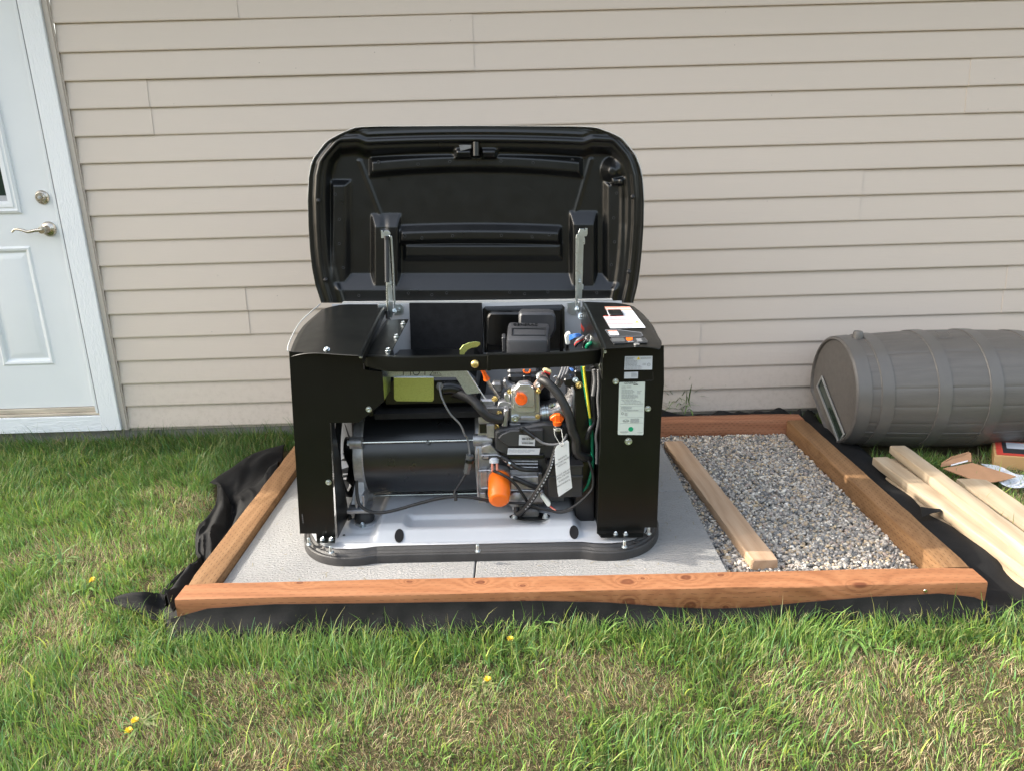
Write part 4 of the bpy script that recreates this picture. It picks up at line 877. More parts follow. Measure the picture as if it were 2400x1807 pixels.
A = T_(s7(955, 380), .0); gp('latch_pocket', slab([T_(s7(*q), .003) for q in ((955, 275), (1240, 268), (1305, 375), (1010, 385))], (0, 0, .006)), 'black_plastic', 0, .002, parent=rc)
tflat([s7(905, 680), s7(1230, 680), s7(1680, 735), s7(1725, 805), s7(1700, 825), s7(1010, 832)], 'ink_grey', 'panel_decal', .0012)
tflat([s7(922, 690), s7(1228, 690), s7(1672, 744), s7(1708, 800), s7(1690, 815), s7(1020, 820)], 'ink', 'panel_decal_inner', .0018)
tflat([s7(968, 722), s7(1180, 720), s7(1212, 795), s7(1015, 798)], 'label', 'small_label', .0024); tdz((1015, 755), (1165, 753), (1030, 780), 3, .003, 46)
tflat([s7(960, 697), s7(1160, 695), s7(1166, 706), s7(966, 708)], 'salmon_ink', 'label_stripe', .0024)
tdz((1215, 722), (1440, 720), (1270, 800), 6, .0022, 47, 'label', .9); tdz((1450, 750), (1600, 750), (1480, 800), 4, .0015, 48, 'label', .9)
tflat([s7(1040, 850), s7(1740, 845), s7(1830, 935), s7(1800, 960), s7(1075, 965), s7(1010, 880)], 'ink', 'control_face', .0012)
tflat([s7(1040, 852), s7(1310, 850), s7(1342, 935), s7(1080, 942), s7(1045, 920)], 'lcd', 'display', .003)
tflat([s7(1352, 850), s7(1495, 848), s7(1500, 895), s7(1460, 915), s7(1395, 917), s7(1360, 895)], 'orange_red', 'keypad', .0024)
tdz((1375, 885), (1480, 884), (1380, 884), 1, .004, 52, 'salmon_ink', 1)
tdz((1405, 935), (1530, 933), (1405, 935), 1, .003, 49, 'ink_light'); tdz((1580, 880), (1690, 878), (1600, 925), 3, .003, 50, 'ink_light')
gp('control_frame', tube([T_(s7(u, v), .003) for u, v in ((1010, 880), (1075, 962), (1800, 955), (1828, 935), (1760, 850))], .0012, 5, 1), 'grey_plastic', parent=rc)
p = T_(s7(1585, 997), .001); gp('key_switch', lathe(p, (0, 0, 1), [(0, .009), (.003, .009), (.003, .006)], 16), 'die', parent=rc)
p = T_(s7(1210, 985), .001); gp('latch_tab', cbox(p, (.035, .006, .006)), 'black_plastic', bev=.001, parent=rc)
gp('cover_tab', slab([G(*s7(*q), gy=-.004) for q in ((880, 1090), (1035, 1075), (1385, 1055), (1370, 1108), (1030, 1108))], (0, .002, 0)), 'black_metal', 0, .0005)

# ---- hinges, gas strut
def P3(q, y): return G(*q, gy=y)
def plate(k_, pts, y, th, mat='zinc', name='hinge_plate', bev=.0006): return gp(name, slab([G(*k_(u, v), gy=y) for u, v in pts], (0, th, 0)), mat, 0, bev)
plate(h1, [(228, 148), (255, 148), (262, 180), (275, 182), (280, 152), (352, 152), (380, 185), (380, 215), (355, 235), (420, 1290), (350, 1290), (335, 1100), (345, 900), (285, 270), (235, 272)], .56, .003)
plate(h1, [(360, 230), (405, 240), (412, 300), (440, 760), (465, 1430), (440, 1430), (415, 760), (385, 300)], .548, .010, name='hinge_arm')
plate(h1, [(345, 1300), (420, 1300), (418, 1560), (345, 1560)], .545, .003)
plate(h1, [(450, 1345), (560, 1345), (592, 1395), (592, 1490), (560, 1515), (450, 1530)], .592, .003)
plate(h1, [(178, 1352), (300, 1345), (305, 1380), (180, 1382)], .53, .02)
screw(G(*h1(522, 1432), gy=.590), (0, -1, 0), .008, .005); screw(G(*h1(378, 995), gy=.558), (0, -1, 0), .0075, .004); screw(G(*h1(445, 1460), gy=.546), (0, -1, .3), .008, .014)
gp('gas_strut', join(cyl(P3(h1(320, 250), .545), P3(h1(328, 985), .53), .0085, 16)), 'grey_plastic')
gp('strut_collar', cyl(P3(h1(318, 235), .545), P3(h1(320, 300), .544), .0095, 14), 'rubber'); gp('strut_rod', cyl(P3(h1(325, 985), .53), P3(h1(330, 1480), .52), .0036, 10), 'steel_rod')
gp('strut_end', cyl(P3(h1(332, 1455), .52), P3(h1(338, 1580), .515), .008, 12), 'rubber')
plate(h2, [(395, 150), (410, 120), (480, 120), (488, 150), (500, 150), (500, 112), (535, 112), (535, 200), (522, 240), (480, 245), (492, 290), (492, 370), (470, 375), (452, 1015), (470, 1030), (465, 1105), (448, 1110), (442, 1260), (385, 1260), (372, 1100), (385, 260), (385, 180)], .56, .003)
plate(h2, [(355, 215), (390, 205), (385, 280), (375, 1400), (340, 1400), (345, 270)], .548, .010, name='hinge_arm')
plate(h2, [(210, 1325), (340, 1300), (345, 1520), (260, 1510), (208, 1475)], .592, .003)
plate(h2, [(380, 1310), (420, 1310), (425, 1500), (385, 1500)], .545, .003)
screw(G(*h2(408, 965), gy=.558), (0, -1, 0), .0075, .004); screw(G(*h2(430, 1540), gy=.54), (0, -1, .4), .011, .012); screw(G(*h2(365, 1425), gy=.546), (0, -1, .3), .008, .012); screw(G(*h2(440, 1510), gy=.55), (0, 0, 1), .012, .008)

# ---- raised lid: liner as a pressed sheet, outer shell
LY = .630
lv = np.array([92, 112, 150, 180, 250, 290, 370, 500, 650, 800, 900, 1000, 1112]); ll = np.array([470, 380, 300, 252, 196, 172, 154, 148, 152, 161, 172, 191, 226]); lr = np.array([1760, 1862, 1950, 1985, 2040, 2058, 2080, 2090, 2088, 2078, 2068, 2054, 2028])
def lerp(a, b, t): return a+(b-a)*t
def ramp_(a, b, x): return np.clip((x-a)/(b-a), 0, 1)
def facet(u, v, u0, u1, v0, v1, st, sb, sl_, sr_): return np.minimum.reduce([ramp_(v0-st, v0, v), 1-ramp_(v1, v1+sb, v), ramp_(u0-sl_, u0, u), 1-ramp_(u1, u1+sr_, u)])
def lid_h(u, v):
    l = np.interp(v, lv, ll); r = np.interp(v, lv, lr); vt = 92+(u-1110)**2*3.6e-5
    dd = np.minimum(np.minimum(u-l, r-u)*np.interp(v, [90, 300], [.72, 1]), v-vt)
    mid = sm(430, 500, u)*(1-sm(1730, 1800, u)); topz_ = v < 420
    dd = dd-np.where(topz_, 22*mid*(1-sm(300, 420, v)), 0)
    bottom = sm(1040, 1110, v)
    h = -.004*(1-ramp_(0, 10, dd))
    h = h-.006*ramp_(12, 20, dd)+.012*(ramp_(34, 44, dd)-ramp_(62, 72, dd))
    D = .050
    h = h-(D-.006)*sm(88, 150, dd)
    b = np.maximum.reduce([
        .55*facet(u, v+9e-5*(u-1110)**2*-1, 520, 1712, 268, 322, 36, 34, 12, 25),
        .50*facet(u, v, 296, 362, 432, 1100, 32, 20, 12, 40), .50*facet(u, v, 1884, 1965, 432, 1100, 30, 20, 35, 12),
        .62*facet(u, v-0*u+5e-5*(u-1120)**2*-1, 690, 1592, 696, 742, 44, 26, 18, 20),
        .90*facet(u, v, 300, 1950, 1032, 1300, 92, 10, 30, 30)*(1-.0*u),
        .72*facet(u, v, 536+.0*u, 668, 668, 1300, 74, 10, 20, 20)*(1-.25*np.clip(1-np.abs(u-592)/26, 0, 1)*(v < 690)), .72*facet(u, v, 1680, 1798, 655, 1300, 76, 10, 22, 20),
        .28*facet(u, v, 720, 1600, 780, 838, 22, 26, 20, 20),
        .95*facet(u, v, 1010, 1228, 196, 268, 30, 28, 28, 28),
        .9*np.clip(1.35-np.hypot((u-1905)/52, (v-350)/62), 0, 1),
        .8*facet(u, v, 1905, 1965, 395, 425, 15, 14, 12, 12)])
    dl = np.abs((u-450)*.93-(v-290)*.36)/1.0; b = np.maximum(b, .10*np.clip(1-dl/16, 0, 1)*((v > 285) & (v < 620)))
    dr = np.abs((u-1782)*.96+(v-280)*.28); b = np.maximum(b, .10*np.clip(1-dr/16, 0, 1)*((v > 275) & (v < 600)))
    b = b-.75*facet(u, v, 1098, 1148, 190, 262, 6, 14, 6, 6)*(b > .3)
    return h+D*b*sm(95, 135, dd)*1.0
def liner():
    nv, nu = 300, 520; vs = np.linspace(0, 1, nv)**1.0*(1108-0); P = np.zeros((nv, nu, 3))
    for i in range(nv):
        for_v = 92+(1108-92)*i/(nv-1); l = np.interp(for_v, lv, ll)+3; r = np.interp(for_v, lv, lr)-3
        u = np.linspace(l, r, nu); v = for_v+(u-1110)**2*3.6e-5*(1-i/(nv-1))
        h = lid_h(u, v)
        for j in range(nu):
            px, py = lidk(u[j], v[j]); P[i, j] = G(px, py, gy=LY-h[j])
    # light smoothing keeps the pressed look
    for _ in range(7):
        Q = P.copy(); Q[1:-1, 1:-1] = (P[1:-1, 1:-1]*4+P[:-2, 1:-1]+P[2:, 1:-1]+P[1:-1, :-2]+P[1:-1, 2:])/8; P = Q
    return P
LP = liner(); lid = gp('lid_liner', grid(LP), 'black_plastic', 180)
def shell():
    ol = [(470, 92), *zip(ll[1:], lv[1:])][::-1]+[(800, 88), (1110, 86), (1420, 88)]+[*zip(lr, lv)]
    pts = [G(*lidk(u, v), gy=LY) for u, v in ol]; R = spline(pts, 5); R = np.array(R); c0 = np.array([0, LY, 1.07]); V = []; n = len(R)
    for s_, dy in ((.992, .006), (.996, .003), (.999, .004), (1.001, .012), (.999, .05), (.985, .085), (.93, .105), (.6, .125), (.02, .13)):
        q = c0+(R-c0)*np.array([s_, 1, s_ if True else 1]); q[:, 1] += dy; q[:, 2] = np.maximum(q[:, 2], R[:, 2].min()-.002); V += [tuple(p) for p in q]
    F = [(i*n+j, i*n+j+1, (i+1)*n+j+1, (i+1)*n+j) for i in range(8) for j in range(n-1)]; return V, F
gp('lid_shell', shell(), 'shell_white', 60)
gp('lid_lip', slab([G(*lidk(u, v), gy=.606) for u, v in ((350, 1104), (1120, 1097), (1905, 1086), (1908, 1094), (1120, 1107), (348, 1113))], (0, .02, 0)), 'shell_white', 0, .0005)
gp('lid_latch', slab([G(*lidk(u, v), gy=LY-.004) for u, v in ((1022, 198), (1092, 198), (1092, 218), (1030, 234))], (0, .003, 0)), 'cast_dark', 0, .0005, parent=lid)
gp('lid_latch', join(cyl(G(*lidk(1120, 182), gy=LY-.002), G(*lidk(1120, 262), gy=LY-.006), .012, 16)), 'black_plastic', parent=lid)
for u, v in [(559, 298), (786, 310), (969, 295), (1264, 292), (1449, 302), (1675, 287), (309, 483), (333, 627), (332, 767), (355, 905), (353, 1040), (445, 1065), (1930, 476), (1913, 619), (1918, 757), (1900, 889), (1906, 1021), (1816, 1051), (710, 723), (808, 735), (985, 722), (1266, 720), (1443, 729), (1541, 716), (730, 1052), (865, 1062), (951, 1051), (1314, 1047), (1400, 1056), (1534, 1045)]:
    h_ = float(lid_h(np.array([float(u)]), np.array([float(v)]))[0]); p = G(*lidk(u, v), gy=LY-h_-.0015)
    key = 'dim'
    if key not in _scr:
        vf = lathe((0, 0, 0), (0, -1, 0), [(0, .0062), (.0008, .0062), (.0010, .0045), (-.002, .0035), (-.002, .0)], 12, False); me = bpy.data.meshes.new('push_rivet'); me.from_pydata([tuple(map(float, q)) for q in vf[0]], [], vf[1]); me.materials.append(M['grey_plastic']); finish(me, 30); _scr[key] = me
    ob('push_rivet', _scr[key], lid, loc=tuple(p))
for u, v in ((213, 520), (255, 975), (2022, 497), (2000, 928)): gp('side_clip', lathe(G(*lidk(u, v), gy=LY-.006), (0, -1, .2), [(0, .009), (.006, .008), (.010, .004)], 14), 'rubber', parent=lid)

# ---- alternator
AC = np.array([0, .30, .262])
def xc(x): return AC+Xv*x
a0, a1 = G(*c2(905, 1180), gy=.2)[0], G(*c2(2025, 1180), gy=.2)[0]
XA, XB = -.405, -.012
alt = gp('alternator', lathe(xc(XA), Xv, [(0, .158), (XB-XA, .158)], 72), 'alt_black', 30)
def ringcast(x0, x1, r0, r1, n=48): return lathe(xc(x0), Xv, [(0, r1), (.004, r1+.004), (x1-x0-.004, r1+.004), (x1-x0, r1), (x1-x0, r0), (0, r0), (0, r1)], n, False)
def lug(x0, x1, dy, dz_, w_, r): 
    d = np.array([0, dy, dz_]); d /= np.linalg.norm(d); c_ = AC+d*r; return cyl(c_+Xv*x0, c_+Xv*x1, w_, 18)
rods = [(-.150, .085), (-.045, -.168), (.12, .13), (.13, -.12)]
gp('end_bracket', join(ringcast(XA-.035, XA+.002, .10, .160), *[lug(XA-.038, XA+.004, a, b, .021, .172) for a, b in rods]), 'cast', 40)
gp('end_plate', lathe(xc(XA-.03), Xv, [(0, .158), (.004, .158)], 40), 'black_plastic', 30)
for a, b in rods:
    d = np.array([0, a, b]); d /= np.linalg.norm(d); c_ = AC+d*.172; gp('tie_rod', cyl(c_+Xv*(XA-.045), c_+Xv*.02, .0042, 10), 'steel_rod'); gp('rod_nut', lathe(c_+Xv*(XA-.048), Xv, [(0, .010), (.008, .010)], 6), 'zinc', 20)
screw(G(*c4(1500, 248), gy=AC[1]-.155), (0, -.95, .3), .006, .004, 'lcd')
# feet and mounts
p = G(*c4(930, 1000), gz=.125)
ft = np.array([p[0]-.018, .125, .112])
gp('mounting_foot', join(slab([(XA-.034, .15, .20), (XA-.004, .15, .20), (XA+.004, .12, .125), (XA-.05, .12, .125)], (0, .05, 0)), box((XA-.058, .085, .108), (XA+.024, .165, .120)), box((XA-.030, .10, .12), (XA-.022, .16, .17)), box((XA-.004, .10, .12), (XA+.004, .16, .17))), 'cast', 30, .002)
mx = XA-.005; my = .118
gp('rubber_mount', lathe((mx, my, .066), Zv, [(0, .033), (.012, .036), (.024, .033), (.042, .025), (.043, .015)], 28), 'rubber', 40)
gp('mount_washer', lathe((mx, my, .060), Zv, [(0, .038), (.006, .038), (.008, .033)], 28), 'die', 40)
screw((mx, my-.038, .062), (0, -.2, 1), .009, .014); screw((mx-.004, my-.01, .121), (0, 0, 1), .009, .014)

# ---- engine: castings
def bxw(name, q0, q1, y, dep, mat='cast', bev=.003, parent=None):
    a, b = G(*q0, gy=y), G(*q1, gy=y); return gp(name, box((min(a[0], b[0]), y, min(a[2], b[2])), (max(a[0], b[0]), y+dep, max(a[2], b[2]))), mat, 30, bev, parent)
eng = gp('engine_block', join(box((.015, .16, .10), (.30, .46, .42)), box((.06, .10, .12), (.22, .18, .24)), box((.02, .13, .42), (.12, .30, .47))), 'cast_dark', 30, .004)
gp('bell_housing', join(ringcast(-.012, .045, .10, .168), *[lug(-.016, .05, a, b, .022, .174) for a, b in rods], slab([(0, .14, .36), (.05, .14, .36), (.06, .13, .44), (.01, .14, .44)], (0, .08, 0))), 'cast', 40)
# ribs and flanges on the block front (read through s5 crop)
def rib(qs, y, d=.012, mat='cast', r=.004): return gp('casting_rib', tube([G(*s5(u, v), gy=y) for u, v in qs], r, 6, 1), mat, 40)
bxw('casting_pad', s5(165, 640), s5(330, 930), .095, .05, 'cast', .003)
bxw('casting_pad', s5(180, 1020), s5(300, 1195), .10, .06, 'cast', .003)
bxw('casting_pad', s5(210, 350), s5(380, 450), .11, .05, 'cast', .008)
bxw('casting_pad', s5(720, 730), s5(1240, 960), .075, .10, 'cast', .004)
bxw('casting_pad', s5(300, 610), s5(720, 700), .115, .05, 'cast_dark', .002)
bxw('casting_pad', s5(720, 990), s5(1330, 1200), .085, .08, 'cast', .006)
bxw('casting_pad', s5(350, 320), s5(560, 500), .12, .05, 'cast_dark', .003)
bxw('cooling_fins', s5(720, 620), s5(1210, 690), .10, .06, 'cast', .002)
for v in (450, 500, 560): rib([(730, v), (1215, v+5)], .10, r=.0030, mat='cast')
rib([(165, 625), (300, 615), (420, 620)], .092, r=.0030); rib([(205, 935), (330, 930)], .090, r=.003); rib([(720, 965), (1240, 980)], .074, r=.003); rib([(205, 350), (490, 345), (560, 370)], .105, r=.003)
rib([(210, 650), (215, 930)], .090, r=.002); rib([(155, 230), (150, 1020), (185, 1190)], .100, r=.0035)
gp('casting_web', slab([G(*s5(u, v), gy=.11) for u, v in ((215, 200), (370, 150), (560, 350), (540, 380), (340, 330), (210, 320))], (0, .04, 0)), 'cast', 30, .003)
gp('pump_cover', lathe(G(*s5(835, 1120), gy=.088), (0, -1, 0), [(0, .030), (.010, .029), (.014, .024), (.015, 0)], 28, False), 'cast', 40)
bxw('starter_box', s3(370, 1250), s3(560, 1540), .11, .08, 'cast', .003)
bxw('casting_pad', s3(180, 1040), s3(560, 1240), .12, .07, 'cast', .006); bxw('casting_pad', s3(215, 1190), s3(385, 1430), .13, .04, 'black_plastic', .002)
gp('intake_runner', slab([G(*s3(u, v), gy=.15) for u, v in ((210, 705), (560, 705), (560, 960), (420, 920), (300, 830))], (0, .06, 0)), 'cast', 30, .006)
gp('rod_boss', cyl(G(*s3(180, 1555), gy=.155), G(*s3(350, 1555), gy=.150), .0175, 20), 'cast', 40)
# oil filter
fo = G(*s5(530, 800), gy=.085); fe = G(*s5(528, 1160), gy=.0)
of = gp('oil_filter', lathe(fo, fe-fo, [(-.02, .036), (.0, .0375), (np.linalg.norm(fe-fo)*.70, .0375), (np.linalg.norm(fe-fo)*.74, .0350), (np.linalg.norm(fe-fo)*.92, .0345), (np.linalg.norm(fe-fo)*1.0, .0300), (np.linalg.norm(fe-fo)*1.015, .022), (np.linalg.norm(fe-fo)*1.01, .0)], 15*2, False), 'orange', 50)
gp('filter_seat', lathe(fo, fe-fo, [(-.035, .042), (-.012, .042), (-.012, .036)], 30, False), 'cast', 40)
p = G(*s5(440, 450), gy=.095); gp('pressure_switch', lathe(p+Zv*.012, (0, -.3, -1), [(0, .010), (.006, .0165), (.018, .0165), (.019, .012)], 20), 'label', 40)
for u in (405, 490): gp('lead_wire', tube([G(*s5(u, 490), gy=.085), G(*s5(u+2, 560), gy=.082), G(*s5(u+6, 630), gy=.080)], .0042, 8, 4), 'wire_pink')
# valve cover (black plastic box with bevelled top left) and stickers
vc = [s3(560, 1400), s3(760, 1320), e1(700, 620), e1(780, 580), e1(940, 650), e1(950, 940), e1(400, 938), e1(262, 840)]
vc = [e1(262, 665), e1(330, 640), e1(520, 620), e1(770, 580), e1(940, 590), e1(870, 940), e1(440, 938), e1(265, 850)]
gp('valve_cover', slab([G(*q, gy=.085) for q in vc], (0, .10, 0)), 'grey_plastic', 30, .006)
gp('valve_cover_face', slab([G(*e1(u, v), gy=.070) for u, v in ((330, 690), (420, 650), (760, 640), (768, 820), (400, 818), (290, 735))], (0, .016, 0)), 'grey_plastic', 30, .0035)
bxw('cover_strip', e1(395, 905), e1(770, 940), .075, .02, 'black_plastic', .003)
flat([e1(512, 694), e1(677, 702), e1(672, 808), e1(507, 800)], .066, 'label', 'barcode_sticker')
rr_ = random.Random(5)
V_, F_ = [], []
for vv, h_ in ((725, 22), (768, 20)):
    u = 540.0
    while u < 655:
        w_ = rr_.choice([2, 3, 5]); A_ = [G(*e1(a, b), gy=.0652) for a, b in ((u, vv+h_), (u+w_, vv+h_), (u+w_, vv), (u, vv))]; n0 = len(V_); V_ += [tuple(a) for a in A_]; F_.append((n0, n0+1, n0+2, n0+3)); u += w_+rr_.choice([2, 3, 4])
gp('barcode', (V_, F_), 'ink', 0)
dz(e1(535, 716), e1(640, 720), 1, e1(535, 716), .0012, .0652, 61); dz(e1(530, 759), e1(650, 762), 1, e1(530, 757), .0012, .0652, 62)
flat([e1(397, 832), e1(728, 832), e1(716, 898), e1(390, 896)], .066, 'label', 'notice_sticker'); dz(e1(402, 848), e1(720, 852), 3, e1(400, 870), .001, .0652, 63, fill=.7, parent=gen)
bxw('battery_tray', e1(805, 1012), e1(1165, 1335), .06, .12, 'grey_plastic', .004); bxw('battery_tray_rim', e1(800, 1012), e1(1172, 1022), .055, .12, 'grey_plastic', .001)
bxw('tray_step', e1(808, 1125), e1(1168, 1140), .054, .02, 'grey_plastic', .001)
bxw('blower_housing', e1(770, 590), e1(1190, 1010), .14, .2, 'grey_plastic', .01)
for u in (1010, 1060, 1110, 1165): gp('shroud_rib', tube([G(*e1(u, 500), gy=.135), G(*e1(u+12, 760), gy=.132), G(*e1(u+5, 1000), gy=.13)], .004, 6, 5), 'black_plastic')
# fuel regulator: stepped octagonal body, screws, dial
def octa(k_, pts, y, dep, mat, name, bev=.002): return gp(name, slab([G(*k_(u, v), gy=y) for u, v in pts], (0, dep, 0)), mat, 30, bev)
yr = .115
octa(s3, [(905, 510), (960, 470), (1430, 470), (1520, 560), (1540, 1100), (1530, 1200), (880, 1200), (890, 1060)], yr+.006, .05, 'die', 'regulator_base')
octa(s3, [(965, 480), (1080, 360), (1260, 340), (1330, 380), (1430, 480), (1445, 850), (1440, 940), (1390, 990), (1040, 990), (940, 900)], yr-.012, .03, 'die', 'regulator_body')
octa(s3, [(985, 500), (1090, 385), (1310, 385), (1412, 490), (1425, 810), (1370, 870), (1050, 870), (985, 800)], yr-.030, .02, 'die', 'regulator_cap')
octa(s3, [(1110, 1090), (1500, 1090), (1510, 1160), (1140, 1160)], yr-.002, .01, 'die', 'regulator_step')
octa(s3, [(900, 1070), (1050, 1060), (1090, 1090), (1070, 1150), (1000, 1180), (900, 1180)], yr-.004, .012, 'zinc', 'regulator_lug')
screw(G(*s3(995, 1120), gy=yr-.005), (0, -1, .1), .009, .004, 'steel_rod')
for u, v in ((870, 535), (1480, 1070), (1490, 520)): screw(G(*s3(u, v), gy=yr-.004), (0, -1, .1), .0075, .010, 'yzinc')
for u, v in ((560, 690), (660, 1000), (600, 1290)): screw(G(*s3(u, v), gy=yr+.01), (-.6, -1, .1), .0085, .014, 'yzinc')
dp = G(*s3(1128, 690), gy=yr-.031); dd_ = np.array([0, -1, .12]); dial = gp('fuel_dial', lathe(dp, dd_, [(0, .0205), (.009, .0198), (.011, .018), (.011, 0)], 32, False), 'orange_red', 40)
pt = G(*s3(1035, 560), gy=yr-.045); gp('dial_grip', slab([G(*s3(u, v), gy=yr-.046) for u, v in ((1030, 560), (1075, 568), (1230, 740), (1195, 775), (1020, 620))], (0, .010, 0)), 'orange_red', 30, .003, parent=dial)
gp('dial_seat', lathe(G(*s3(1128, 705), gy=yr-.0305), (0, -1, .12), [(0, .0235), (.003, .0225), (.003, 0)], 30, False), 'die', 40)
V_, F_ = dashes(G(*s3(1075, 530), gy=yr-.0306), Xv, Zv, .030, 1, 0, .0035, 8, 1); gp('embossed_mark', (V_, F_), 'shell_white', 0)
octa(s3, [(755, 590), (800, 568), (870, 600), (890, 770), (820, 760), (755, 690)], yr+.0, .02, 'die', 'bracket_ear')
octa(s3, [(560, 1000), (640, 760), (740, 740), (890, 780), (900, 1010), (700, 1000)], yr+.02, .04, 'cast', 'carburettor_body')
octa(s3, [(755, 925), (850, 925), (830, 1300), (700, 1300)], yr-.02, .04, 'cast', 'hose_flange', .004)
octa(s3, [(860, 1220), (1120, 1230), (1080, 1330), (920, 1330)], yr+.0, .03, 'cast', 'carburettor_foot')
octa(s3, [(730, 280), (820, 280), (860, 380), (1030, 400), (950, 480), (830, 520), (730, 440)], .16, .04, 'cast_dark', 'air_duct_casting', .008)
octa(s3, [(480, 340), (720, 350), (740, 520), (640, 600), (500, 480)], .19, .04, 'cast_dark', 'manifold', .008)
# dipstick with orange handle
dA, dB = G(*s3(300, 85), gy=.075), G(*s3(385, 280), gy=.085)
ds = gp('dipstick_handle', join(tube([dA+np.array([-.004, 0, .012]), dA, dA*.6+dB*.4, dB*.9+dA*.1, dB], .0085, 12, 6, lambda t: 1.35-.95*math.sin(min(1, t*1.25)*math.pi)*.62 if t < .8 else 1.15)), 'orange_red', 50)
gp('dipstick_tube', join(cyl(dB, G(*s3(470, 420), gy=.095), .0062, 14), cyl(G(*s3(470, 420), gy=.095), G(*s3(640, 660), gy=.12), .0046, 12)), 'cast', 40)
# orange oil filler cap with wings
cp = G(*s4(615, 1120), gy=.05); cap = gp('oil_filler_cap', join(lathe(cp+np.array([0, 0, -.022]), (0, -.15, 1), [(0, .0125), (.004, .0140), (.016, .0150), (.018, .019)], 20), slab([G(*s4(u, v), gy=.042) for u, v in ((455, 1110), (540, 1050), (560, 1030), (670, 1030), (690, 1055), (765, 1110), (750, 1160), (690, 1165), (660, 1185), (570, 1185), (530, 1170), (462, 1160))], (0, .022, 0)), cbox(cp+np.array([0, -.008, .004]), (.018, .012, .030))), 'orange_red', 35, .002)
gp('filler_neck', lathe(G(*s4(625, 1400), gy=.05), (0, -.1, 1), [(0, .0115), (.014, .0115), (.016, .0145), (.022, .0145), (.026, .010)], 20), 'black_plastic', 40)
gp('neck_collar', lathe(G(*s4(625, 1345), gy=.05), (0, -.1, 1), [(0, .015), (.006, .015), (.008, .011), (.012, .011)], 20), 'die', 40)
# air box and air intake frame
bxw('intake_frame', c3(225, 90), c3(1080, 545), .575, .02, 'black_plastic', .012)
for i, ins in enumerate((28, 46)):
    q = [c3(225+ins, 85+ins*.8), c3(1080-ins, 85+ins*.8), c3(1080-ins, 560), c3(225+ins, 560)]; gp('intake_ridge', tube([G(*a, gy=.572) for a in (q[3], q[0], q[1], q[2])], .004, 6, 1), 'black_plastic')
for u0 in (270, 330, 395, 465): gp('louvre', slab([G(*c3(u, v), gy=.52-.0*u0) for u, v in ((u0, 200), (u0+30, 150), (u0+230, 150), (u0+230, 500), (u0+20, 500), (u0, 470))], (0, .05+.0003*(465-u0), 0)), 'black_plastic', 30, .012)
ab = [c3(600, 165), c3(640, 150), c3(950, 150), c3(985, 180), c3(990, 320), c3(940, 430), c3(600, 330)]
gp('air_box_back', slab([G(*q, gy=.42) for q in ab], (0, .08, 0)), 'grey_plastic', 30, .010)
def airbox():
    f = [(470, 432), (905, 432), (900, 560), (1000-90, 900), (860, 925), (490, 790), (468, 560)]
    A0 = [G(*c3(u, v), gy=.26) for u, v in ((470, 432), (905, 432), (905, 700), (480, 700))]
    a, b, c_, d_ = A0; bt = .40
    V = [a, b, b+np.array([0, 0, -.30]), a+np.array([0, 0, -.30])]
    tb = [G(*c3(u, v), gy=.36) for u, v in ((490, 235), (520, 215), (900, 225), (925, 250))]
    V = [a, b, c_-Zv*.07, d_-Zv*.07, tb[0]+Yv*.0, tb[3], tb[3]-Zv*.32+Yv*.02, tb[0]-Zv*.32+Yv*.02]
    return [tuple(v) for v in V], [(0, 1, 2, 3), (4, 5, 1, 0), (5, 6, 2, 1), (4, 0, 3, 7), (4, 7, 6, 5), (3, 2, 6, 7)]
gp('air_box', airbox(), 'grey_plastic', 30, .012, seg=2)
t0, t1, t2 = G(*c3(545, 282), gy=.345), G(*c3(910, 282), gy=.345), G(*c3(545, 400), gy=.275)
upv = t0-t2; text('GENERAC', .020, G(*c3(540, 285), gy=.336)+np.array([0, -.004, .002]), t1-t0, upv, 'black_plastic', gen, ext=.0008)
gp('air_box_panel', tube([G(*c3(530, 382), gy=.283), G(*c3(532, 312), gy=.318), G(*c3(880, 308), gy=.318), G(*c3(878, 382), gy=.283), G(*c3(530, 382), gy=.283)], .0022, 5, 1), 'black_plastic')
bxw('air_box_side', c3(425, 405), c3(470, 560), .30, .06, 'grey_plastic', .003)
bxw('air_box_lower', c3(480, 735), c3(810, 860), .20, .12, 'grey_plastic', .01)
gp('air_box_bowl', slab([G(*c3(u, v), gy=.19) for u, v in ((485, 790), (795, 790), (780, 870), (730, 905), (560, 905), (500, 870))], (0, .08, 0)), 'black_plastic', 30, .008)
gp('orange_catch', tube([G(*s3(u, v), gy=.185) for u, v in ((1180, 60), (1190, 110), (1225, 132), (1275, 132), (1310, 110), (1318, 60))], .0032, 8, 4), 'orange_red')
bxw('catch_block', s3(1170, 190), s3(1330, 360), .175, .03, 'black_plastic', .003)
# exhaust elbow, heat foil, clamps
gp('exhaust_elbow', tube([G(*s4(240, 1000), gy=.15), G(*s4(450, 990), gy=.15), G(*s4(700, 900), gy=.155), G(*s4(900, 820), gy=.17), G(*s4(1050, 650), gy=.20), G(*s4(1080, 400), gy=.24)], .034, 20, 8, lambda t: .72+.45*sm(.2, .7, t)), 'foil', 60)
for u, v, r in ((300, 1000, .0275), (345, 990, .029), (400, 985, .0275)): gp('clamp_band', lathe(G(*s4(u, v), gy=.15), (1, 0, .08), [(-.003, r), (.003, r)], 24, False), 'zinc', 40)
screw(G(*s4(465, 845), gy=.12), (.6, -.4, .4), .008, .02)
gp('sensor_block', slab([G(*s4(u, v), gy=.09) for u, v in ((755, 262), (900, 235), (1115, 300), (1125, 480), (1000, 545), (760, 400))], (0, .05, 0)), 'black_plastic', 30, .005)
screw(G(*s4(1085, 390), gy=.086), (0, -1, .2), .010, .012, 'yzinc'); screw(G(*s4(1005, 285), gy=.086), (0, -1, .3), .008, .008)
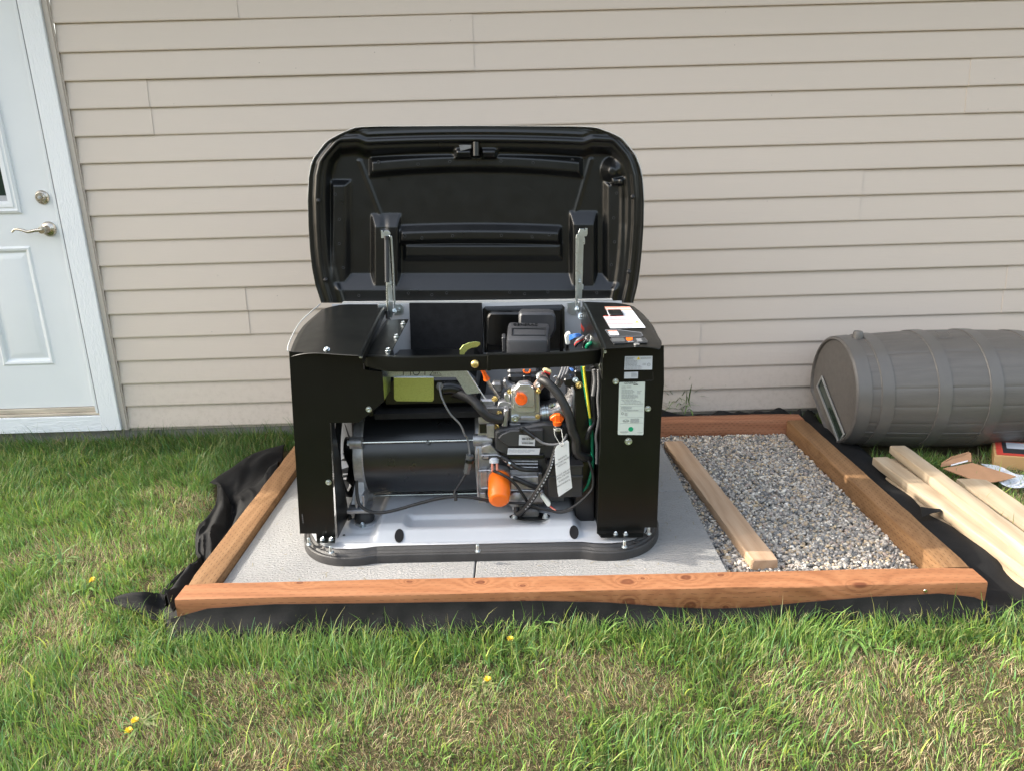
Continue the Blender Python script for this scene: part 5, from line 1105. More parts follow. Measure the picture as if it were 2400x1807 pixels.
gp('sensor_cable', tube([G(*s4(930, 430), gy=.075), G(*s4(965, 560), gy=.065), G(*s4(955, 800), gy=.062), G(*s4(945, 1000), gy=.07), G(*s4(948, 1100), gy=.09)], .0042, 8), 'wire_grey')
# hoses
gp('fuel_hose', tube([G(*s4(250, 290), gy=.10), G(*s4(330, 310), gy=.085), G(*s4(450, 390), gy=.07), G(*s4(640, 600), gy=.055), G(*s4(780, 850), gy=.045), G(*s4(870, 1080), gy=.04), G(*s4(920, 1350), gy=.04), G(*s4(1010, 1560), gy=.042), G(*s6(850, 290), gy=.045), G(*s6(960, 380), gy=.055), G(*s6(1090, 400), gy=.08)], .0148, 18, 8), 'rubber', 60)
gp('hose_sleeve', cyl(G(*s4(190, 420), gy=.115), G(*s4(330, 250), gy=.095), .0175, 18), 'copper', 40); gp('hose_ring', cyl(G(*s4(230, 225), gy=.12), G(*s4(300, 190), gy=.11), .016, 16), 'zinc', 40)
screw(G(*s4(205, 380), gy=.09), (-.2, -1, .1), .009, .008, 'die'); screw(G(*s4(205, 520), gy=.095), (-.2, -1, .1), .007, .012, 'yzinc')
gp('intake_hose', tube([G(*s3(-330, 560), gy=.15), G(*s3(-60, 640), gy=.12), G(*s3(120, 760), gy=.10), G(*s3(260, 920), gy=.085), G(*s3(400, 1060), gy=.085), G(*s3(560, 1120), gy=.09), G(*s3(700, 1125), gy=.095)], .0165, 18, 8), 'rubber', 60)
dh = [G(*e1(905, 780), gy=.055), G(*e1(870, 900), gy=.045), G(*e1(835, 1020), gy=.035), G(*e1(780, 1140), gy=.03), G(*e1(700, 1270), gy=.03), G(*e1(620, 1390), gy=.035), G(*e1(540, 1480), gy=.05), G(*e1(490, 1500), gy=.065), G(*e1(485, 1420), gy=.085)]
gp('oil_drain_hose', tube(dh, .0092, 12, 8), 'rubber', 60)
R_ = spline(dh, 8); V_, F_ = [], []
for i in range(6, 46, 2): p = R_[i]; d = R_[i+1]-R_[i-1]; d /= np.linalg.norm(d); w_ = np.cross(d, Yv); o_ = p-Yv*.0096; n0 = len(V_); V_ += [tuple(o_-d*.003-w_*.0022), tuple(o_+d*.003-w_*.0022), tuple(o_+d*.003+w_*.0022), tuple(o_-d*.003+w_*.0022)]; F_.append((n0, n0+1, n0+2, n0+3))
gp('hose_print', (V_, F_), 'ink_light', 0)
gp('breather_hose', tube([G(*s5(560, 370), gy=.08), G(*s5(720, 470), gy=.07), G(*s5(800, 540), gy=.066), G(*s5(900, 590), gy=.066), G(*s5(1050, 610), gy=.07), G(*s5(1215, 610), gy=.08)], .0075, 12, 8), 'rubber', 60)
gp('hose_nipple', join(cyl(G(*s5(590, 390), gy=.078), G(*s5(670, 455), gy=.073), .0068, 12)), 'die'); gp('hose_clip', cyl(G(*s5(695, 480), gy=.071), G(*s5(735, 500), gy=.069), .0095, 14), 'zinc', 40)
gp('lower_hose', tube([G(*s5(770, 750), gy=.062), G(*s5(880, 790), gy=.06), G(*s5(1010, 850), gy=.06), G(*s5(1130, 900), gy=.065), G(*s5(1230, 910), gy=.075)], .0085, 12, 8), 'rubber', 60)
gp('black_cable', tube([G(*s5(440, 630), gy=.072), G(*s5(560, 680), gy=.045), G(*s5(700, 760), gy=.04), G(*s5(830, 880), gy=.045), G(*s5(930, 1020), gy=.05), G(*s5(1040, 1190), gy=.06)], .0052, 10, 8), 'rubber', 60)
gp('spark_boot', cyl(G(*s3(1180, 1350), gy=.055), G(*s3(1420, 1530), gy=.045), .0085, 14, .0075), 'black_plastic', 40)
gp('spark_lead', tube([G(*s3(1400, 1520), gy=.045), G(*e1(690, 735), gy=.042), G(*e1(760, 780), gy=.04), G(*e1(850, 795), gy=.04), G(*e1(940, 780), gy=.045), G(*e1(990, 720), gy=.06), G(*e1(1000, 690), gy=.075)], .0042, 10, 8), 'wire_grey', 60)
gp('spark_seat', lathe(G(*s3(1160, 1360), gy=.066), (0, -1, 0), [(0, .012), (.006, .010), (.008, .006)], 16), 'black_plastic', 40)
# harness along the bottom
gp('main_harness', tube([G(*c4(770, 640), gy=.06), G(*c4(775, 780), gy=.05), G(*c4(800, 880), gy=.04), G(*c4(880, 945), gy=.035), G(*c4(1000, 968), gy=.035), G(*c4(1150, 945), gy=.035), G(*c4(1400, 875), gy=.04), G(*c4(1620, 820), gy=.045), G(*c4(1800, 800), gy=.045), G(*c4(1950, 812), gy=.045), G(*c4(2110, 840), gy=.05), G(*s5(520, 1160), gy=.06)], .0055, 10, 8), 'rubber', 60)
gp('harness_tail', tube([G(*s5(700, 1190), gy=.06), G(*s5(850, 1200), gy=.06), G(*s5(1050, 1220), gy=.055), G(*c5(820, 925), gy=.045), G(*c5(980, 955), gy=.035), G(*c5(1100, 935), gy=.03), G(*c5(1220, 860), gy=.03), G(*c5(1320, 765), gy=.035), G(*c5(1355, 700), gy=.04), G(*c5(1360, 600), gy=.045), G(*c5(1330, 480), gy=.05), G(*c5(1290, 400), gy=.06)], .0048, 10, 8), 'rubber', 60)
gp('harness_tail', tube([G(*c5(740, 890), gy=.045), G(*c5(880, 935), gy=.038), G(*c5(1020, 968), gy=.03), G(*c5(1150, 935), gy=.026)], .0036, 8, 8), 'rubber', 60)
gp('cable_tie', cyl(G(*c4(1788, 770), gy=.044), G(*c4(1788, 840), gy=.044), .0062, 10), 'ink')
gp('sensor_wire', tube([G(*c2(1635, 900), gy=.10), G(*c2(1660, 1020), gy=.085), G(*c2(1740, 1180), gy=.08), G(*c2(1850, 1300), gy=.085), G(*c2(1900, 1410), gy=.09), G(*c4(1905, 200), gy=.10), G(*c4(1930, 330), gy=.095), G(*c4(1930, 390), gy=.09)], .0034, 8, 8), 'wire_grey', 60)
gp('sensor_nut', lathe(G(*c2(1640, 905), gy=.115), (0, -1, .1), [(0, .013), (.008, .013), (.009, .007)], 6), 'cast_dark', 20)
gp('wire_connector', cyl(G(*c4(1935, 375), gy=.085), G(*c4(1900, 560), gy=.085), .0135, 8, .011), 'lcd', 20); gp('connector_ring', cyl(G(*c4(1935, 420), gy=.083), G(*c4(1932, 450), gy=.083), .0155, 12), 'black_plastic', 20)
gp('sensor_wire', tube([G(*c4(1895, 560), gy=.085), G(*c4(1850, 640), gy=.075), G(*c4(1790, 730), gy=.055), G(*c4(1765, 800), gy=.045)], .0042, 8, 6), 'rubber', 60)
gp('white_connector', slab([G(*c5(u, v), gy=.035) for u, v in ((812, 800), (845, 780), (925, 870), (915, 905), (890, 908), (838, 835))], (0, .016, 0)), 'connector', 30, .002)
for i in (0, 1): gp('red_lead', tube([G(*c5(915+i*6, 900), gy=.04), G(*c5(945+i*6, 925), gy=.037), G(*c5(975, 940), gy=.034)], .0022, 6, 4), 'wire_red' if i else 'wire_pink')
# engine mount under the block
gp('mount_bracket', slab([G(*c5(u, v), gz=.084) for u, v in ((498, 1015), (530, 1000), (620, 985), (810, 978), (890, 995), (922, 1012), (905, 1030), (800, 1050), (640, 1050), (520, 1030))], (0, 0, .006)), 'black_metal', 30, .001)
gp('mount_casting', slab([G(*c5(u, v), gy=.07) for u, v in ((610, 1035), (650, 960), (700, 940), (790, 942), (812, 990), (800, 1035), (720, 1052), (650, 1050))], (0, .06, 0)), 'cast_dark', 30, .006)
for u in (552, 870): screw(G(*c5(u, 1018), gz=.090), (0, 0, 1), .010, .014)
gp('drain_elbow', tube([G(*c5(575, 900), gy=.09), G(*c5(580, 960), gy=.075), G(*c5(620, 990), gy=.06)], .0095, 12, 5), 'rubber'); bxw('casting_pad', c5(530, 885), c5(640, 950), .10, .05, 'cast', .004)
# wiring at the right
def wire(name, pts, r, mat, n=8): gp(name, tube(pts, r, n, 7), mat, 60)
wire('earth_wire', [G(*s4(1150, 0), gy=.06), G(*s4(1180, 180), gy=.06), G(*s4(1240, 620), gy=.06), G(*s4(1310, 1050), gy=.062), G(*s4(1340, 1280), gy=.065), G(*s4(1365, 1500), gy=.07), G(*s6(1120, 250), gy=.07), G(*s6(1130, 500), gy=.07), G(*s6(1090, 720), gy=.07), G(*s6(1030, 900), gy=.075), G(*s6(950, 985), gy=.08)], .0052, 'wire_green')
wire('earth_stripe', [G(*s4(1185, 0), gy=.056), G(*s4(1210, 250), gy=.056), G(*s4(1262, 640), gy=.056), G(*s4(1320, 1100), gy=.058)], .0042, 'wire_yellow')
wire('loom', [G(*s4(1370, 0), gy=.07), G(*s4(1410, 180), gy=.07), G(*s4(1390, 500), gy=.07), G(*s4(1400, 900), gy=.07), G(*s4(1410, 1180), gy=.07), G(*s4(1320, 1350), gy=.06), G(*s4(1250, 1560), gy=.06)], .008, 'rubber')
wire('loom', [G(*s4(1500, 60), gy=.04), G(*s4(1510, 400), gy=.04), G(*s4(1490, 700), gy=.042), G(*s4(1510, 1100), gy=.045), G(*s4(1450, 1500), gy=.05), G(*s6(1200, 200), gy=.05), G(*s6(1195, 500), gy=.05)], .0045, 'wire_grey')
wire('loom', [G(*s4(1400, 60), gy=.05), G(*s4(1425, 300), gy=.05), G(*s4(1385, 620), gy=.05)], .006, 'wire_grey')
for i in range(3): wire('cable', [G(*s4(560+i*50, 420), gy=.16), G(*s4(640+i*55, 260), gy=.15), G(*s4(700+i*60, 120), gy=.16), G(*s4(740+i*60, 0), gy=.18)], .0055, 'wire_grey')
for i in range(4): wire('blue_wire', [G(*s4(880+i*14, 30), gy=.17), G(*s4(940+i*16, 90+i*5), gy=.16), G(*s4(1030+i*6, 120-i*8), gy=.17)], .0022, 'wire_blue', 6)
gp('ivory_connector', slab([G(*s4(u, v), gy=.12) for u, v in ((300, 60), (370, 50), (495, 110), (480, 165), (420, 165), (300, 105))], (0, .02, 0)), 'connector_y', 30, .003)
for i in range(4): gp('pin_wire', cyl(G(*s4(345+i*32, 100+i*14), gy=.119), G(*s4(352+i*32, 130+i*14), gy=.112), .0025, 6), 'wire_red')
octa(s4, [(515, 230), (570, 185), (610, 200), (655, 330), (610, 410), (580, 390), (600, 300)], .12, .008, 'die', 'throttle_plate')
# wiring at top right (above the bar)
gp('white_connector', slab([G(*s7(u, v), gy=.30) for u, v in ((35, 830), (90, 750), (165, 750), (180, 820), (150, 1000), (60, 1010))], (0, .03, 0)), 'connector', 30, .003)
for i in range(4): wire('blue_wire', [G(*s7(140, 810+i*30), gy=.29), G(*s7(240, 780+i*22), gy=.27), G(*s7(340, 775+i*12), gy=.27), G(*s7(430, 820+i*10), gy=.28)], .0030, 'wire_blue', 6)
for m_, a_ in (('wire_red', 0), ('rubber', 30), ('wire_grey', -30)): wire('control_wire', [G(*s7(260, 1010+a_), gy=.25), G(*s7(310, 940+a_), gy=.24), G(*s7(380, 900+a_), gy=.24), G(*s7(440, 850+a_), gy=.26)], .005, m_)
wire('green_wire', [G(*s7(510, 1060), gy=.22), G(*s7(540, 1000), gy=.21), G(*s7(600, 975), gy=.21), G(*s7(660, 970), gy=.23)], .007, 'wire_green')
for i in range(7):
    rr2 = random.Random(i); wire('control_wire', [G(*s7(450+rr2.uniform(-30, 30), 1060), gy=.24), G(*s7(500+rr2.uniform(-60, 60), 950), gy=.22), G(*s7(560+rr2.uniform(-80, 80), 860), gy=.23), G(*s7(640+rr2.uniform(-90, 60), 790), gy=.27)], .0035, rr2.choice(['rubber', 'wire_grey', 'wire_grey', 'connector', 'rubber']))
gp('terminal_cover', slab([G(*s7(u, v), gy=.26) for u, v in ((600, 830), (645, 880), (650, 930), (560, 920))], (0, .02, 0)), 'connector', 30, .002)
gp('copper_strip', slab([G(*s7(u, v), gy=.40) for u, v in ((385, 545), (460, 660), (440, 740), (385, 650))], (0, .004, 0)), 'red_ink', 0)
gp('dark_box', box((.33, .10, .02), (.40, .56, .60)), 'black_plastic', 30, .004)
# heat shield: galvanised strip, bent plate and arm
sh = octa(s8, [(120, 150), (1830, 150), (2085, 600), (1840, 628), (1795, 600), (1600, 295), (120, 290)], .085, .0015, 'galv', 'heat_shield', .0004)
octa(s8, [(365, 292), (1160, 292), (1163, 735), (1130, 772), (420, 765), (370, 720)], .083, .0015, 'galv_lawn_tint', 'shield_flap', .0004)
gp('shield_side', slab([G(*s8(135, 290), gy=.01), G(*s8(300, 285), gy=.12), G(*s8(285, 560), gy=.12), G(*s8(170, 740), gy=.01)], (.0015, 0, 0)), 'galv_lawn_tint', 0)
gp('shield_edge', tube([G(*s8(1840, 185), gy=.08), G(*s8(2080, 550), gy=.08), G(*s8(2200, 730), gy=.08)], .0022, 6, 1), 'die')
gp('shield_bend', tube([G(*s8(365, 294), gy=.082), G(*s8(1160, 294), gy=.082)], .0018, 6, 1), 'zinc')
tm = []
for x0 in (555, 700, 985): a = G(*s8(x0, 255), gy=.0835); b = G(*s8(x0+2, 100), gy=.0835); gp('embossed_letter', tube([a, b], .0012, 5, 1), 'ink')
gp('embossed_letter', tube([G(*s8(555, 180), gy=.0835), G(*s8(700, 180), gy=.0835)], .0012, 5, 1), 'ink')
gp('embossed_letter', tube([G(*s8(815+70*math.cos(a), 165+88*math.sin(a)), gy=.0835) for a in np.linspace(0, 2*math.pi, 17)], .0012, 5, 1), 'ink')
gp('embossed_letter', tube([G(*s8(925, 100), gy=.0835), G(*s8(1045, 100), gy=.0835)], .0012, 5, 1), 'ink')
gp('embossed_triangle', tube([G(*s8(u, v), gy=.0835) for u, v in ((1085, 258), (1200, 100), (1315, 258), (1085, 258))], .0011, 5, 1), 'ink')
for i in range(3): gp('embossed_wave', tube([G(*s8(1165+i*32, 232), gy=.0835), G(*s8(1170+i*32, 210), gy=.0835), G(*s8(1163+i*32, 190), gy=.0835)], .0009, 5, 3), 'ink')
gp('exhaust_pipe', tube([G(*s8(1330, 520), gy=.14), G(*s8(1500, 500), gy=.145), G(*s8(1700, 560), gy=.15), G(*s8(1900, 700), gy=.16)], .022, 14, 6), 'black_plastic')
gp('inner_ceiling', box((-.345, .12, .44), (.02, .58, .46)), 'foam', 0); gp('inner_wall', box((-.36, .10, .46), (-.345, .58, .69)), 'black_metal', 0)  # black inner wall added to darken the interior
gp('muffler_box', box((-.33, .16, .46), (.0, .54, .58)), 'black_plastic', 30, .02)
gp('curved_tab', slab([G(*c3(u, v), gy=.20) for u, v in ((-10, 580), (-10, 530), (25, 485), (90, 458), (160, 448), (200, 458), (202, 480), (170, 505), (110, 515), (70, 535), (40, 570), (40, 600))], (0, .002, 0)), 'galv_lawn_tint', 0, .0005)

# ---- hang tag on the filler neck (rests on the generator, a thing of its own)
tg = empty('hang_tag', tuple(GO), PHI); tag(tg, 'white card tag with an engine notice hanging below the orange oil cap', 'tag')
ty = .018
card = mk('tag_card', slab([G(*s6(u, v), gy=ty+dy) for u, v, dy in ((455, 255, 0), (490, 185, 0), (675, 80, .004), (705, 110, .004), (720, 520, .004), (765, 925, .006), (525, 1088, 0), (505, 1000, 0), (460, 500, 0))], (0, .0006, 0)), 'white_tag', tg, 0)
mk('tag_hole', lathe(G(*s6(583, 188), gy=ty-.0008), (0, -1, 0), [(0, .0022), (.0003, .0022)], 14), 'ink', tg, 0)
for pts in (((545, 130), (500, 60), (460, 0)), ((600, 120), (596, 60), (590, 0))): pass
mk('tag_loop', tube([G(*s6(590, 185), gy=ty-.002), G(*s6(545, 135), gy=ty), G(*s4(665, 1650), gy=ty+.008), G(*s4(570, 1490), gy=.028), G(*s4(550, 1370), gy=.032), G(*s4(590, 1335), gy=.034), G(*s4(690, 1340), gy=.034), G(*s4(712, 1420), gy=.030), G(*s4(735, 1560), gy=.022), G(*s6(600, 110), gy=ty+.002), G(*s6(620, 165), gy=ty-.002)], .0013, 6, 6), 'shell_white', tg)
mk('loop_knot', join(lathe(G(*s6(612, 150), gy=ty-.003), (0, -1, 0), [(0, .003), (.003, .0025), (.004, .001)], 8)), 'shell_white', tg)
ur = G(*s6(640, 345), gy=ty)-G(*s6(540, 405), gy=ty); ur[1] = 0; upt = G(*s6(470, 300), gy=ty)-G(*s6(500, 900), gy=ty)
for s_, u, v in (('ENGINE IS', 600, 400), ('FACTORY-FILLED', 600, 460), ('WITH OIL.', 597, 518), ('DO NOT REPLACE', 605, 675), ('UNTIL THE FIRST', 608, 722), ('SCHEDULED', 622, 780), ('MAINTENANCE.', 622, 850)):
    text(s_, .0071, G(*s6(u, v), gy=ty-.0012+.0), ur, upt, 'ink', tg, align='CENTER')

V_, F_ = dashes(G(*s6(650, 975), gy=ty-.0008), ur/np.linalg.norm(ur), upt/np.linalg.norm(upt), .014, 1, 0, .001, 3, 1); mk('fine_print', (V_, F_), 'ink_grey', tg, 0)
# ================================================================== LAWN
def in_poly(x, y, poly):
    c = np.zeros(len(x), bool); n = len(poly)
    for i in range(n):
        x0, y0 = poly[i][:2]; x1, y1 = poly[(i+1) % n][:2]
        if abs(y1-y0) < 1e-9: continue
        k_ = ((y0 > y) != (y1 > y)) & (x < (x1-x0)*(y-y0)/(y1-y0)+x0); c ^= k_
    return c
fabL = [WZ(*l1(u, v), .03)[:2] for u, v in [(1478, 200), (1250, 272), (1080, 380), (930, 485), (968, 640), (900, 745), (825, 830), (818, 1000), (700, 1160), (555, 1315)]]+[WZ(*l1(480, 1290), .03)[:2], WZ(*l1(165, 1345), .03)[:2], WZ(*l1(430, 1470), 0)[:2], WZ(*l1(600, 1535), 0)[:2]]+[fl(.03, -.012, 0)[:2], fl(2.44, -.012, 0)[:2]]
fabR = [WZ(*rt(u, v), 0)[:2] for u, v in [(2300, 1690), (2180, 1560), (2060, 1460), (1960, 1400), (1850, 1310), (1730, 1240), (1640, 1190), (1440, 1040), (1330, 970), (1280, 925), (1200, 815), (1045, 680), (960, 650)]]+[(2.56, -.02), (1.66, -.02), (1.58, -.10), fl(0.0, FD, 0)[:2]]
HOLE = list(fabL)+list(fabR)
boards_ = [o for o in bpy.data.objects if o.name.startswith('spruce_board')]
def lawn():
    r = RNG
    def sample(n, x0, x1, y0, y1): return r.uniform(x0, x1, n), r.uniform(y0, y1, n)
    A = [sample(560000, -2.0, 3.9, -2.75, .02), sample(40000, -3.1, 5.0, -4.1, .02)]
    X = np.concatenate([a[0] for a in A]); Y = np.concatenate([a[1] for a in A])
    keep = ~in_poly(X, Y, HOLE)
    keep &= ~((X > -2.1) & (X < -.95) & (Y > -.02)) & (Y < .02)
    for o in boards_:
        a = o.rotation_euler.z; dx, dy = X-o.location.x, Y-o.location.y; u = dx*math.cos(a)+dy*math.sin(a); v = -dx*math.sin(a)+dy*math.cos(a); keep &= ~((u > .01) & (u < 1.9) & (v > .006) & (v < .083))
    keep &= ~((X > 2.55) & (X < 3.5) & (Y > -.50) & (Y < -.06))
    X, Y = X[keep], Y[keep]; n = len(X)
    p1 = fbm(X, Y, 2.6, 71, 4); p2 = fbm(X, Y, 9, 77, 3); lush = p1*.48+p2*.52
    # lusher near the house, left side and by the fabric; dry in the middle of the front
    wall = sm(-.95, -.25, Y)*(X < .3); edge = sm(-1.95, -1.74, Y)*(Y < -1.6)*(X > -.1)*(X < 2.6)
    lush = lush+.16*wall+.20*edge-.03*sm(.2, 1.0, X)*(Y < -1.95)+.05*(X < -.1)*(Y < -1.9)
    g_ = sm(.41, .62, lush); thin = r.random(n) < (.85+.15*g_); X, Y, lush, g_, wall, edge = [q[thin] for q in (X, Y, lush, g_, wall, edge)]; n = len(X)
    green = r.random(n) < (.44+.46*g_)
    h = np.where(green, r.lognormal(math.log(.026), .42, n)*(.78+.60*g_)*(1+.30*wall+.25*edge), r.lognormal(math.log(.024), .4, n)).clip(.008, .115)
    # sparse long stalks against the wall and fabric
    longb = (r.random(n) < .05) & green; h = np.where(longb, r.uniform(.05, .085, n), h)
    tall = (r.random(n) < .012+.05*edge*.6) & green; h = np.where(tall, h*1.9, h).clip(.008, .16)
    near_wall = (Y > -.22) & (X < .35) & (r.random(n) < .05); h = np.where(near_wall, r.uniform(.07, .16, n), h); fr_ = (Y > -1.86) & (Y < -1.70) & (X > 0) & (X < 2.5) & (r.random(n) < .6) & green; h = np.where(fr_, r.uniform(.028, .075, n), h)
    wd = np.where(green, r.uniform(.0008, .0018, n)*(1+.5*(h > .045)), r.uniform(.0006, .0013, n))
    az = r.uniform(0, 2*math.pi, n)+0; flow = fbm(X, Y, 3.5, 91, 2)*12.0; az = np.where(r.random(n) < .6, flow+r.normal(0, .7, n), az)
    lean = np.where(green, np.abs(r.normal(.85, .40, n)), np.abs(r.normal(1.25, .35, n))).clip(.03, 1.5)
    ca, sa = np.cos(az), np.sin(az); face = r.uniform(0, math.pi, n); fx, fy = np.cos(face), np.sin(face)
    segs = 3; V = np.zeros((n, 2*segs+1-0, 3)); t0 = np.stack([X, Y, gh(X, Y)-.003], 1); cur = t0.copy(); ang = lean*.25
    step = h/segs
    for s in range(segs):
        w_ = wd*(1-.28*s); off = np.stack([fx*w_, fy*w_, np.zeros(n)], 1); V[:, 2*s] = cur-off; V[:, 2*s+1] = cur+off
        a = ang+lean*(s/segs)*1.15; a = np.minimum(a, 1.75)
        cur = cur+np.stack([ca*np.sin(a), sa*np.sin(a), np.cos(a)], 1)*step[:, None]; cur[:, 2] = np.maximum(cur[:, 2], t0[:, 2]+.003)
    V[:, 2*segs] = cur
    nv = 2*segs+1; q = []
    for s in range(segs-1): q.append((2*s, 2*s+1, 2*s+3, 2*s+2))
    quads = (np.array(q)[None]+np.arange(n)[:, None, None]*nv).reshape(-1, 4); tris = np.array([2*segs-2, 2*segs-1, 2*segs])[None]+np.arange(n)[:, None]*nv
    # leaf colour, darker green towards the wall and in lush patches
    v1 = r.uniform(0, 1, n); gcol = np.stack([.105+.125*v1, .220+.185*v1, .042+.045*v1], 1); blu = r.random(n) < .15; gcol[blu] = gcol[blu]*np.array([.9, 1.02, 2.0])
    yel = r.random(n) < .16; gcol[yel] = gcol[yel]*np.array([2.0, 1.35, 1.2])
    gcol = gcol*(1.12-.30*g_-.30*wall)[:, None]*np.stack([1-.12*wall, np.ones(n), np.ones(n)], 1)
    scol = np.stack([.50+.18*v1, .41+.15*v1, .255+.10*v1], 1)*r.uniform(.55, 1.1, (n, 1)); rd = r.random(n) < .12; scol[rd] *= np.array([.8, .5, .45])
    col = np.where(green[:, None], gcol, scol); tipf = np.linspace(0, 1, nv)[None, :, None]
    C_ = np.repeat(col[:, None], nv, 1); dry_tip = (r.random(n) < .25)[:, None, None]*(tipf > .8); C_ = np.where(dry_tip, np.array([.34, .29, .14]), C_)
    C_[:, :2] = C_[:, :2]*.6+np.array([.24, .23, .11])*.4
    me = bpy.data.meshes.new('lawn'); me.vertices.add(n*nv); me.vertices.foreach_set('co', V.reshape(-1))
    nq, ntr = len(quads), len(tris); me.loops.add(nq*4+ntr*3); me.loops.foreach_set('vertex_index', np.concatenate([quads.reshape(-1), tris.reshape(-1)]).astype(np.int32))
    me.polygons.add(nq+ntr); me.polygons.foreach_set('loop_start', np.concatenate([np.arange(nq)*4, nq*4+np.arange(ntr)*3]).astype(np.int32)); me.update(calc_edges=True)
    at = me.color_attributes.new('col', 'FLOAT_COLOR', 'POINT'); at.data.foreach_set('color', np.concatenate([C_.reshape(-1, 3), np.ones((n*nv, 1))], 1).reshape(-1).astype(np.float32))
    me.materials.append(M['grass']); return me
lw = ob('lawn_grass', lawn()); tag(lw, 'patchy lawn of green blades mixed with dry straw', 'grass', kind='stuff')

# ---------------- weeds and dandelions
def leafblade(base, az, L, W, lift, curl, lobes=0, n=7, seed=0):
    rr = random.Random(seed); ca, sa = math.cos(az), math.sin(az); V, F = [], []; px, pz = 0.0, 0.004; a = lift
    for i in range(n+1):
        t = i/n; w_ = W*math.sin(math.pi*min(1, .12+.88*t*.98))**.7*(1-.25*(lobes and i % 2)); w_ = max(w_, .0004) if i < n else .0003
        for s_ in (-1, 0, 1): V.append((base[0]+ca*px-sa*s_*w_, base[1]+sa*px+ca*s_*w_, base[2]+pz+(abs(s_)*w_*.35)))
        px += L/n*math.cos(a); pz = max(.003, pz+L/n*math.sin(a)); a -= curl/n
    for i in range(n):
        for k_ in (0, 1): b = i*3+k_; F.append((b, b+1, b+4, b+3))
    return V, F
def rosette(name, x, y, nl, L, W, mat, label, seed, lift=(.2, .9), fl_=0, grp=None, cat='weed', curl=(.6, 1.8)):
    rr = random.Random(seed); z = float(gh(np.array([x]), np.array([y]))[0])-.004; o = empty(name, (x, y, z)); tag(o, label, cat, grp)
    for i in range(nl):
        az = 2*math.pi*i/nl+rr.uniform(-.4, .4); mk('leaf', leafblade((rr.uniform(-.006, .006), rr.uniform(-.006, .006), 0), az, L*rr.uniform(.6, 1.2), W*rr.uniform(.7, 1.2), rr.uniform(*lift), rr.uniform(*curl), 1, seed=seed+i), mat if rr.random() < .85 else 'leaf', o, ang=180)
    for i in range(fl_):
        az = rr.uniform(0, 6.28); d = rr.uniform(.02, .05); hx, hy, hzz = d*math.cos(az), d*math.sin(az), rr.uniform(.02, .04)
        mk('stalk', tube([(0, 0, 0), (hx*.5, hy*.5, hzz*.7), (hx, hy, hzz)], .0013, 5, 3), 'leaf_pale', o)
        f_ = []
        for k_ in range(22): a = 2*math.pi*k_/22; r1 = .0105*(.75+.3*rr.random()); lz = .002+.004*rr.random(); f_.append(([(hx, hy, hzz), (hx+math.cos(a-.13)*r1, hy+math.sin(a-.13)*r1, hzz+lz), (hx+math.cos(a+.13)*r1, hy+math.sin(a+.13)*r1, hzz+lz)], [(0, 1, 2)]))
        for k_ in range(14): a = 2*math.pi*k_/14; r1 = .007; f_.append(([(hx, hy, hzz), (hx+math.cos(a-.2)*r1, hy+math.sin(a-.2)*r1, hzz+.007), (hx+math.cos(a+.2)*r1, hy+math.sin(a+.2)*r1, hzz+.007)], [(0, 1, 2)]))
        mk('flower_head', join(*f_), 'petal', o, ang=0)
    return o
def W0(px, py): p = WZ(px, py, .02); return float(p[0]), float(p[1])
K_ = 2400/2211
for (vx, vy, nl, L, Wd, mat, lab, fw) in [
    (186, 1268, 6, .05, .006, 'leaf', 'yellow dandelion in the grass left of the front left timber corner', 2),
    (414, 1336, 5, .05, .006, 'leaf', 'small orange yellow dandelion flower just below the front left frame corner', 1),
    (1128, 1392, 6, .06, .007, 'leaf', 'yellow dandelion in the grass below the middle of the front timber', 1),
    (300, 1545, 34, .070, .0040, 'leaf_pale', 'pale flattened wilted dandelion clump in the lower left lawn', 2),
    (1040, 1465, 30, .065, .004, 'leaf_pale', 'wilted yellowish weed rosette in the lawn below the front timber', 1),
    (1450, 1350, 16, .07, .008, 'leaf_dead', 'dead brown shrivelled weed right below the front timber', 0),
    (118, 1030, 14, .08, .009, 'leaf_dead', 'dead brown weed in the grass near the door', 0)]:
    x, y = W0(vx*K_, vy*K_); rosette('weed', x, y, nl, L, Wd, mat, lab, int(vx), (.05, .5) if mat != 'leaf' else (.3, 1.0), fw)
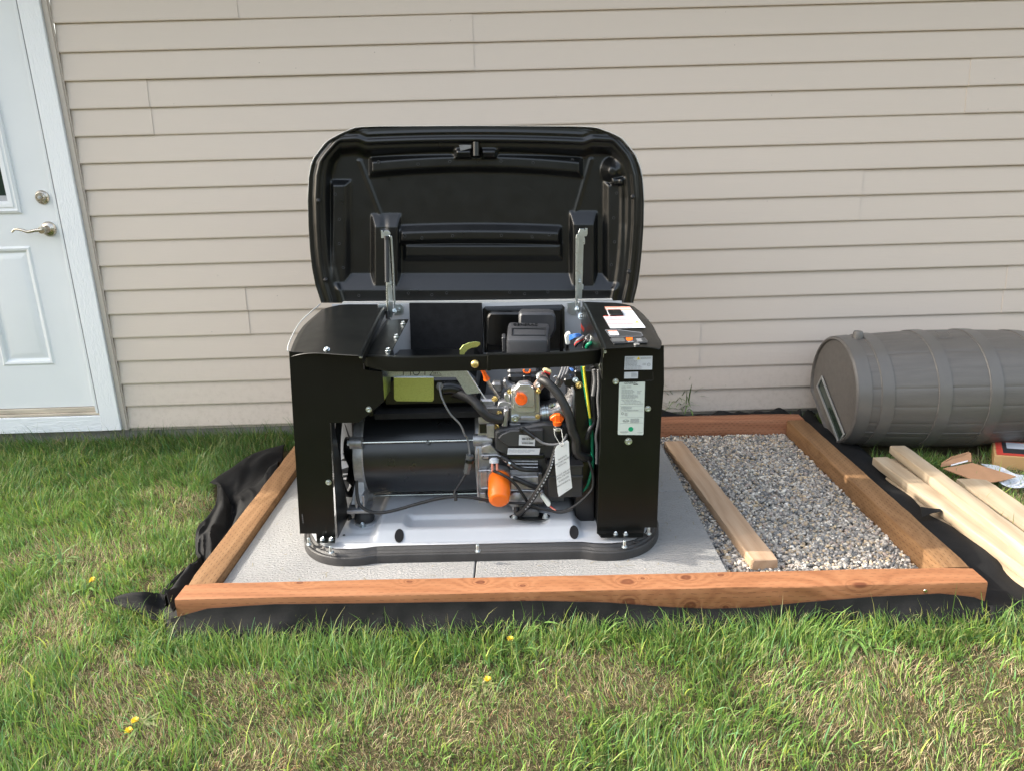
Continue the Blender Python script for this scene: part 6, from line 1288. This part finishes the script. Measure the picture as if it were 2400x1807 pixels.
def tuft(vx, vy, nb, L, W, lab, seed, spread=.03, lift=(.8, 1.5), mat='leaf'):
    x, y = W0(vx*K_, vy*K_); o = empty('grass_tuft', (x, y, .06 if vx == 1468 else 0)); tag(o, lab, 'grass tuft'); rr = random.Random(seed)
    for i in range(nb): mk('blade', leafblade((rr.uniform(-spread, spread), rr.uniform(-spread, spread)*.7, 0), rr.uniform(0, 6.28), L*rr.uniform(.5, 1.1), W*rr.uniform(.6, 1.1), rr.uniform(*lift), rr.uniform(.5, 2.2), 0, 6, seed=seed+i), mat, o, ang=180)
tuft(1468, 905, 90, .21, .0034, 'long green grass tuft against the siding right of the generator', 5, .05)
tuft(1150, 1345, 16, .10, .0045, 'broad bladed bright grass clump in front of the middle of the front timber', 6, .035, (.5, 1.3))
tuft(1880, 1375, 20, .11, .0050, 'broad bladed bright grass clump below the right part of the front timber', 7, .05, (.4, 1.2))
tuft(120, 1205, 16, .10, .0042, 'coarse green grass clump in the lawn at the left edge below the door', 8, .04, (.4, 1.2))
tuft(560, 920, 26, .13, .0014, 'thin tall grass stalks against the siding left of the generator', 9, .09, (1.2, 1.55))

# ---------------- grass clippings and dry bits blown onto the slabs
def clippings():
    r = np.random.default_rng(12); V, F = [], []
    for i in range(90):
        x, y = (r.uniform(.10, 1.68), r.uniform(.095, .22)) if r.random() < .5 else ((r.uniform(.10, .26), r.uniform(.1, .9)) if r.random() < .6 else (r.uniform(1.56, 1.69), r.uniform(.1, 1.0)))
        a = r.uniform(0, 6.28); L = r.uniform(.008, .035); w_ = r.uniform(.0004, .0009); p = np.array(fl(x, y, ZP+.0012)); d = np.array([math.cos(a), math.sin(a), 0]); n_ = np.array([-d[1], d[0], 0])*w_; k0 = len(V)
        V += [tuple(p-d*L/2-n_), tuple(p-d*L/2+n_), tuple(p+n_*4+np.array([0, 0, .002])+n_), tuple(p+n_*4+np.array([0, 0, .002])-n_), tuple(p+d*L/2)]; F += [(k0, k0+3, k0+2, k0+1), (k0+3, k0+4, k0+2)]
    return V, F
M['straw'] = pbr('dry clipping', (.22, .17, .08), .8, 0, .4, 80)
cl_ = mk('grass_clippings', clippings(), 'straw', ang=0); tag(cl_, 'dry grass clippings scattered on the light grey slabs', 'clippings', kind='stuff')
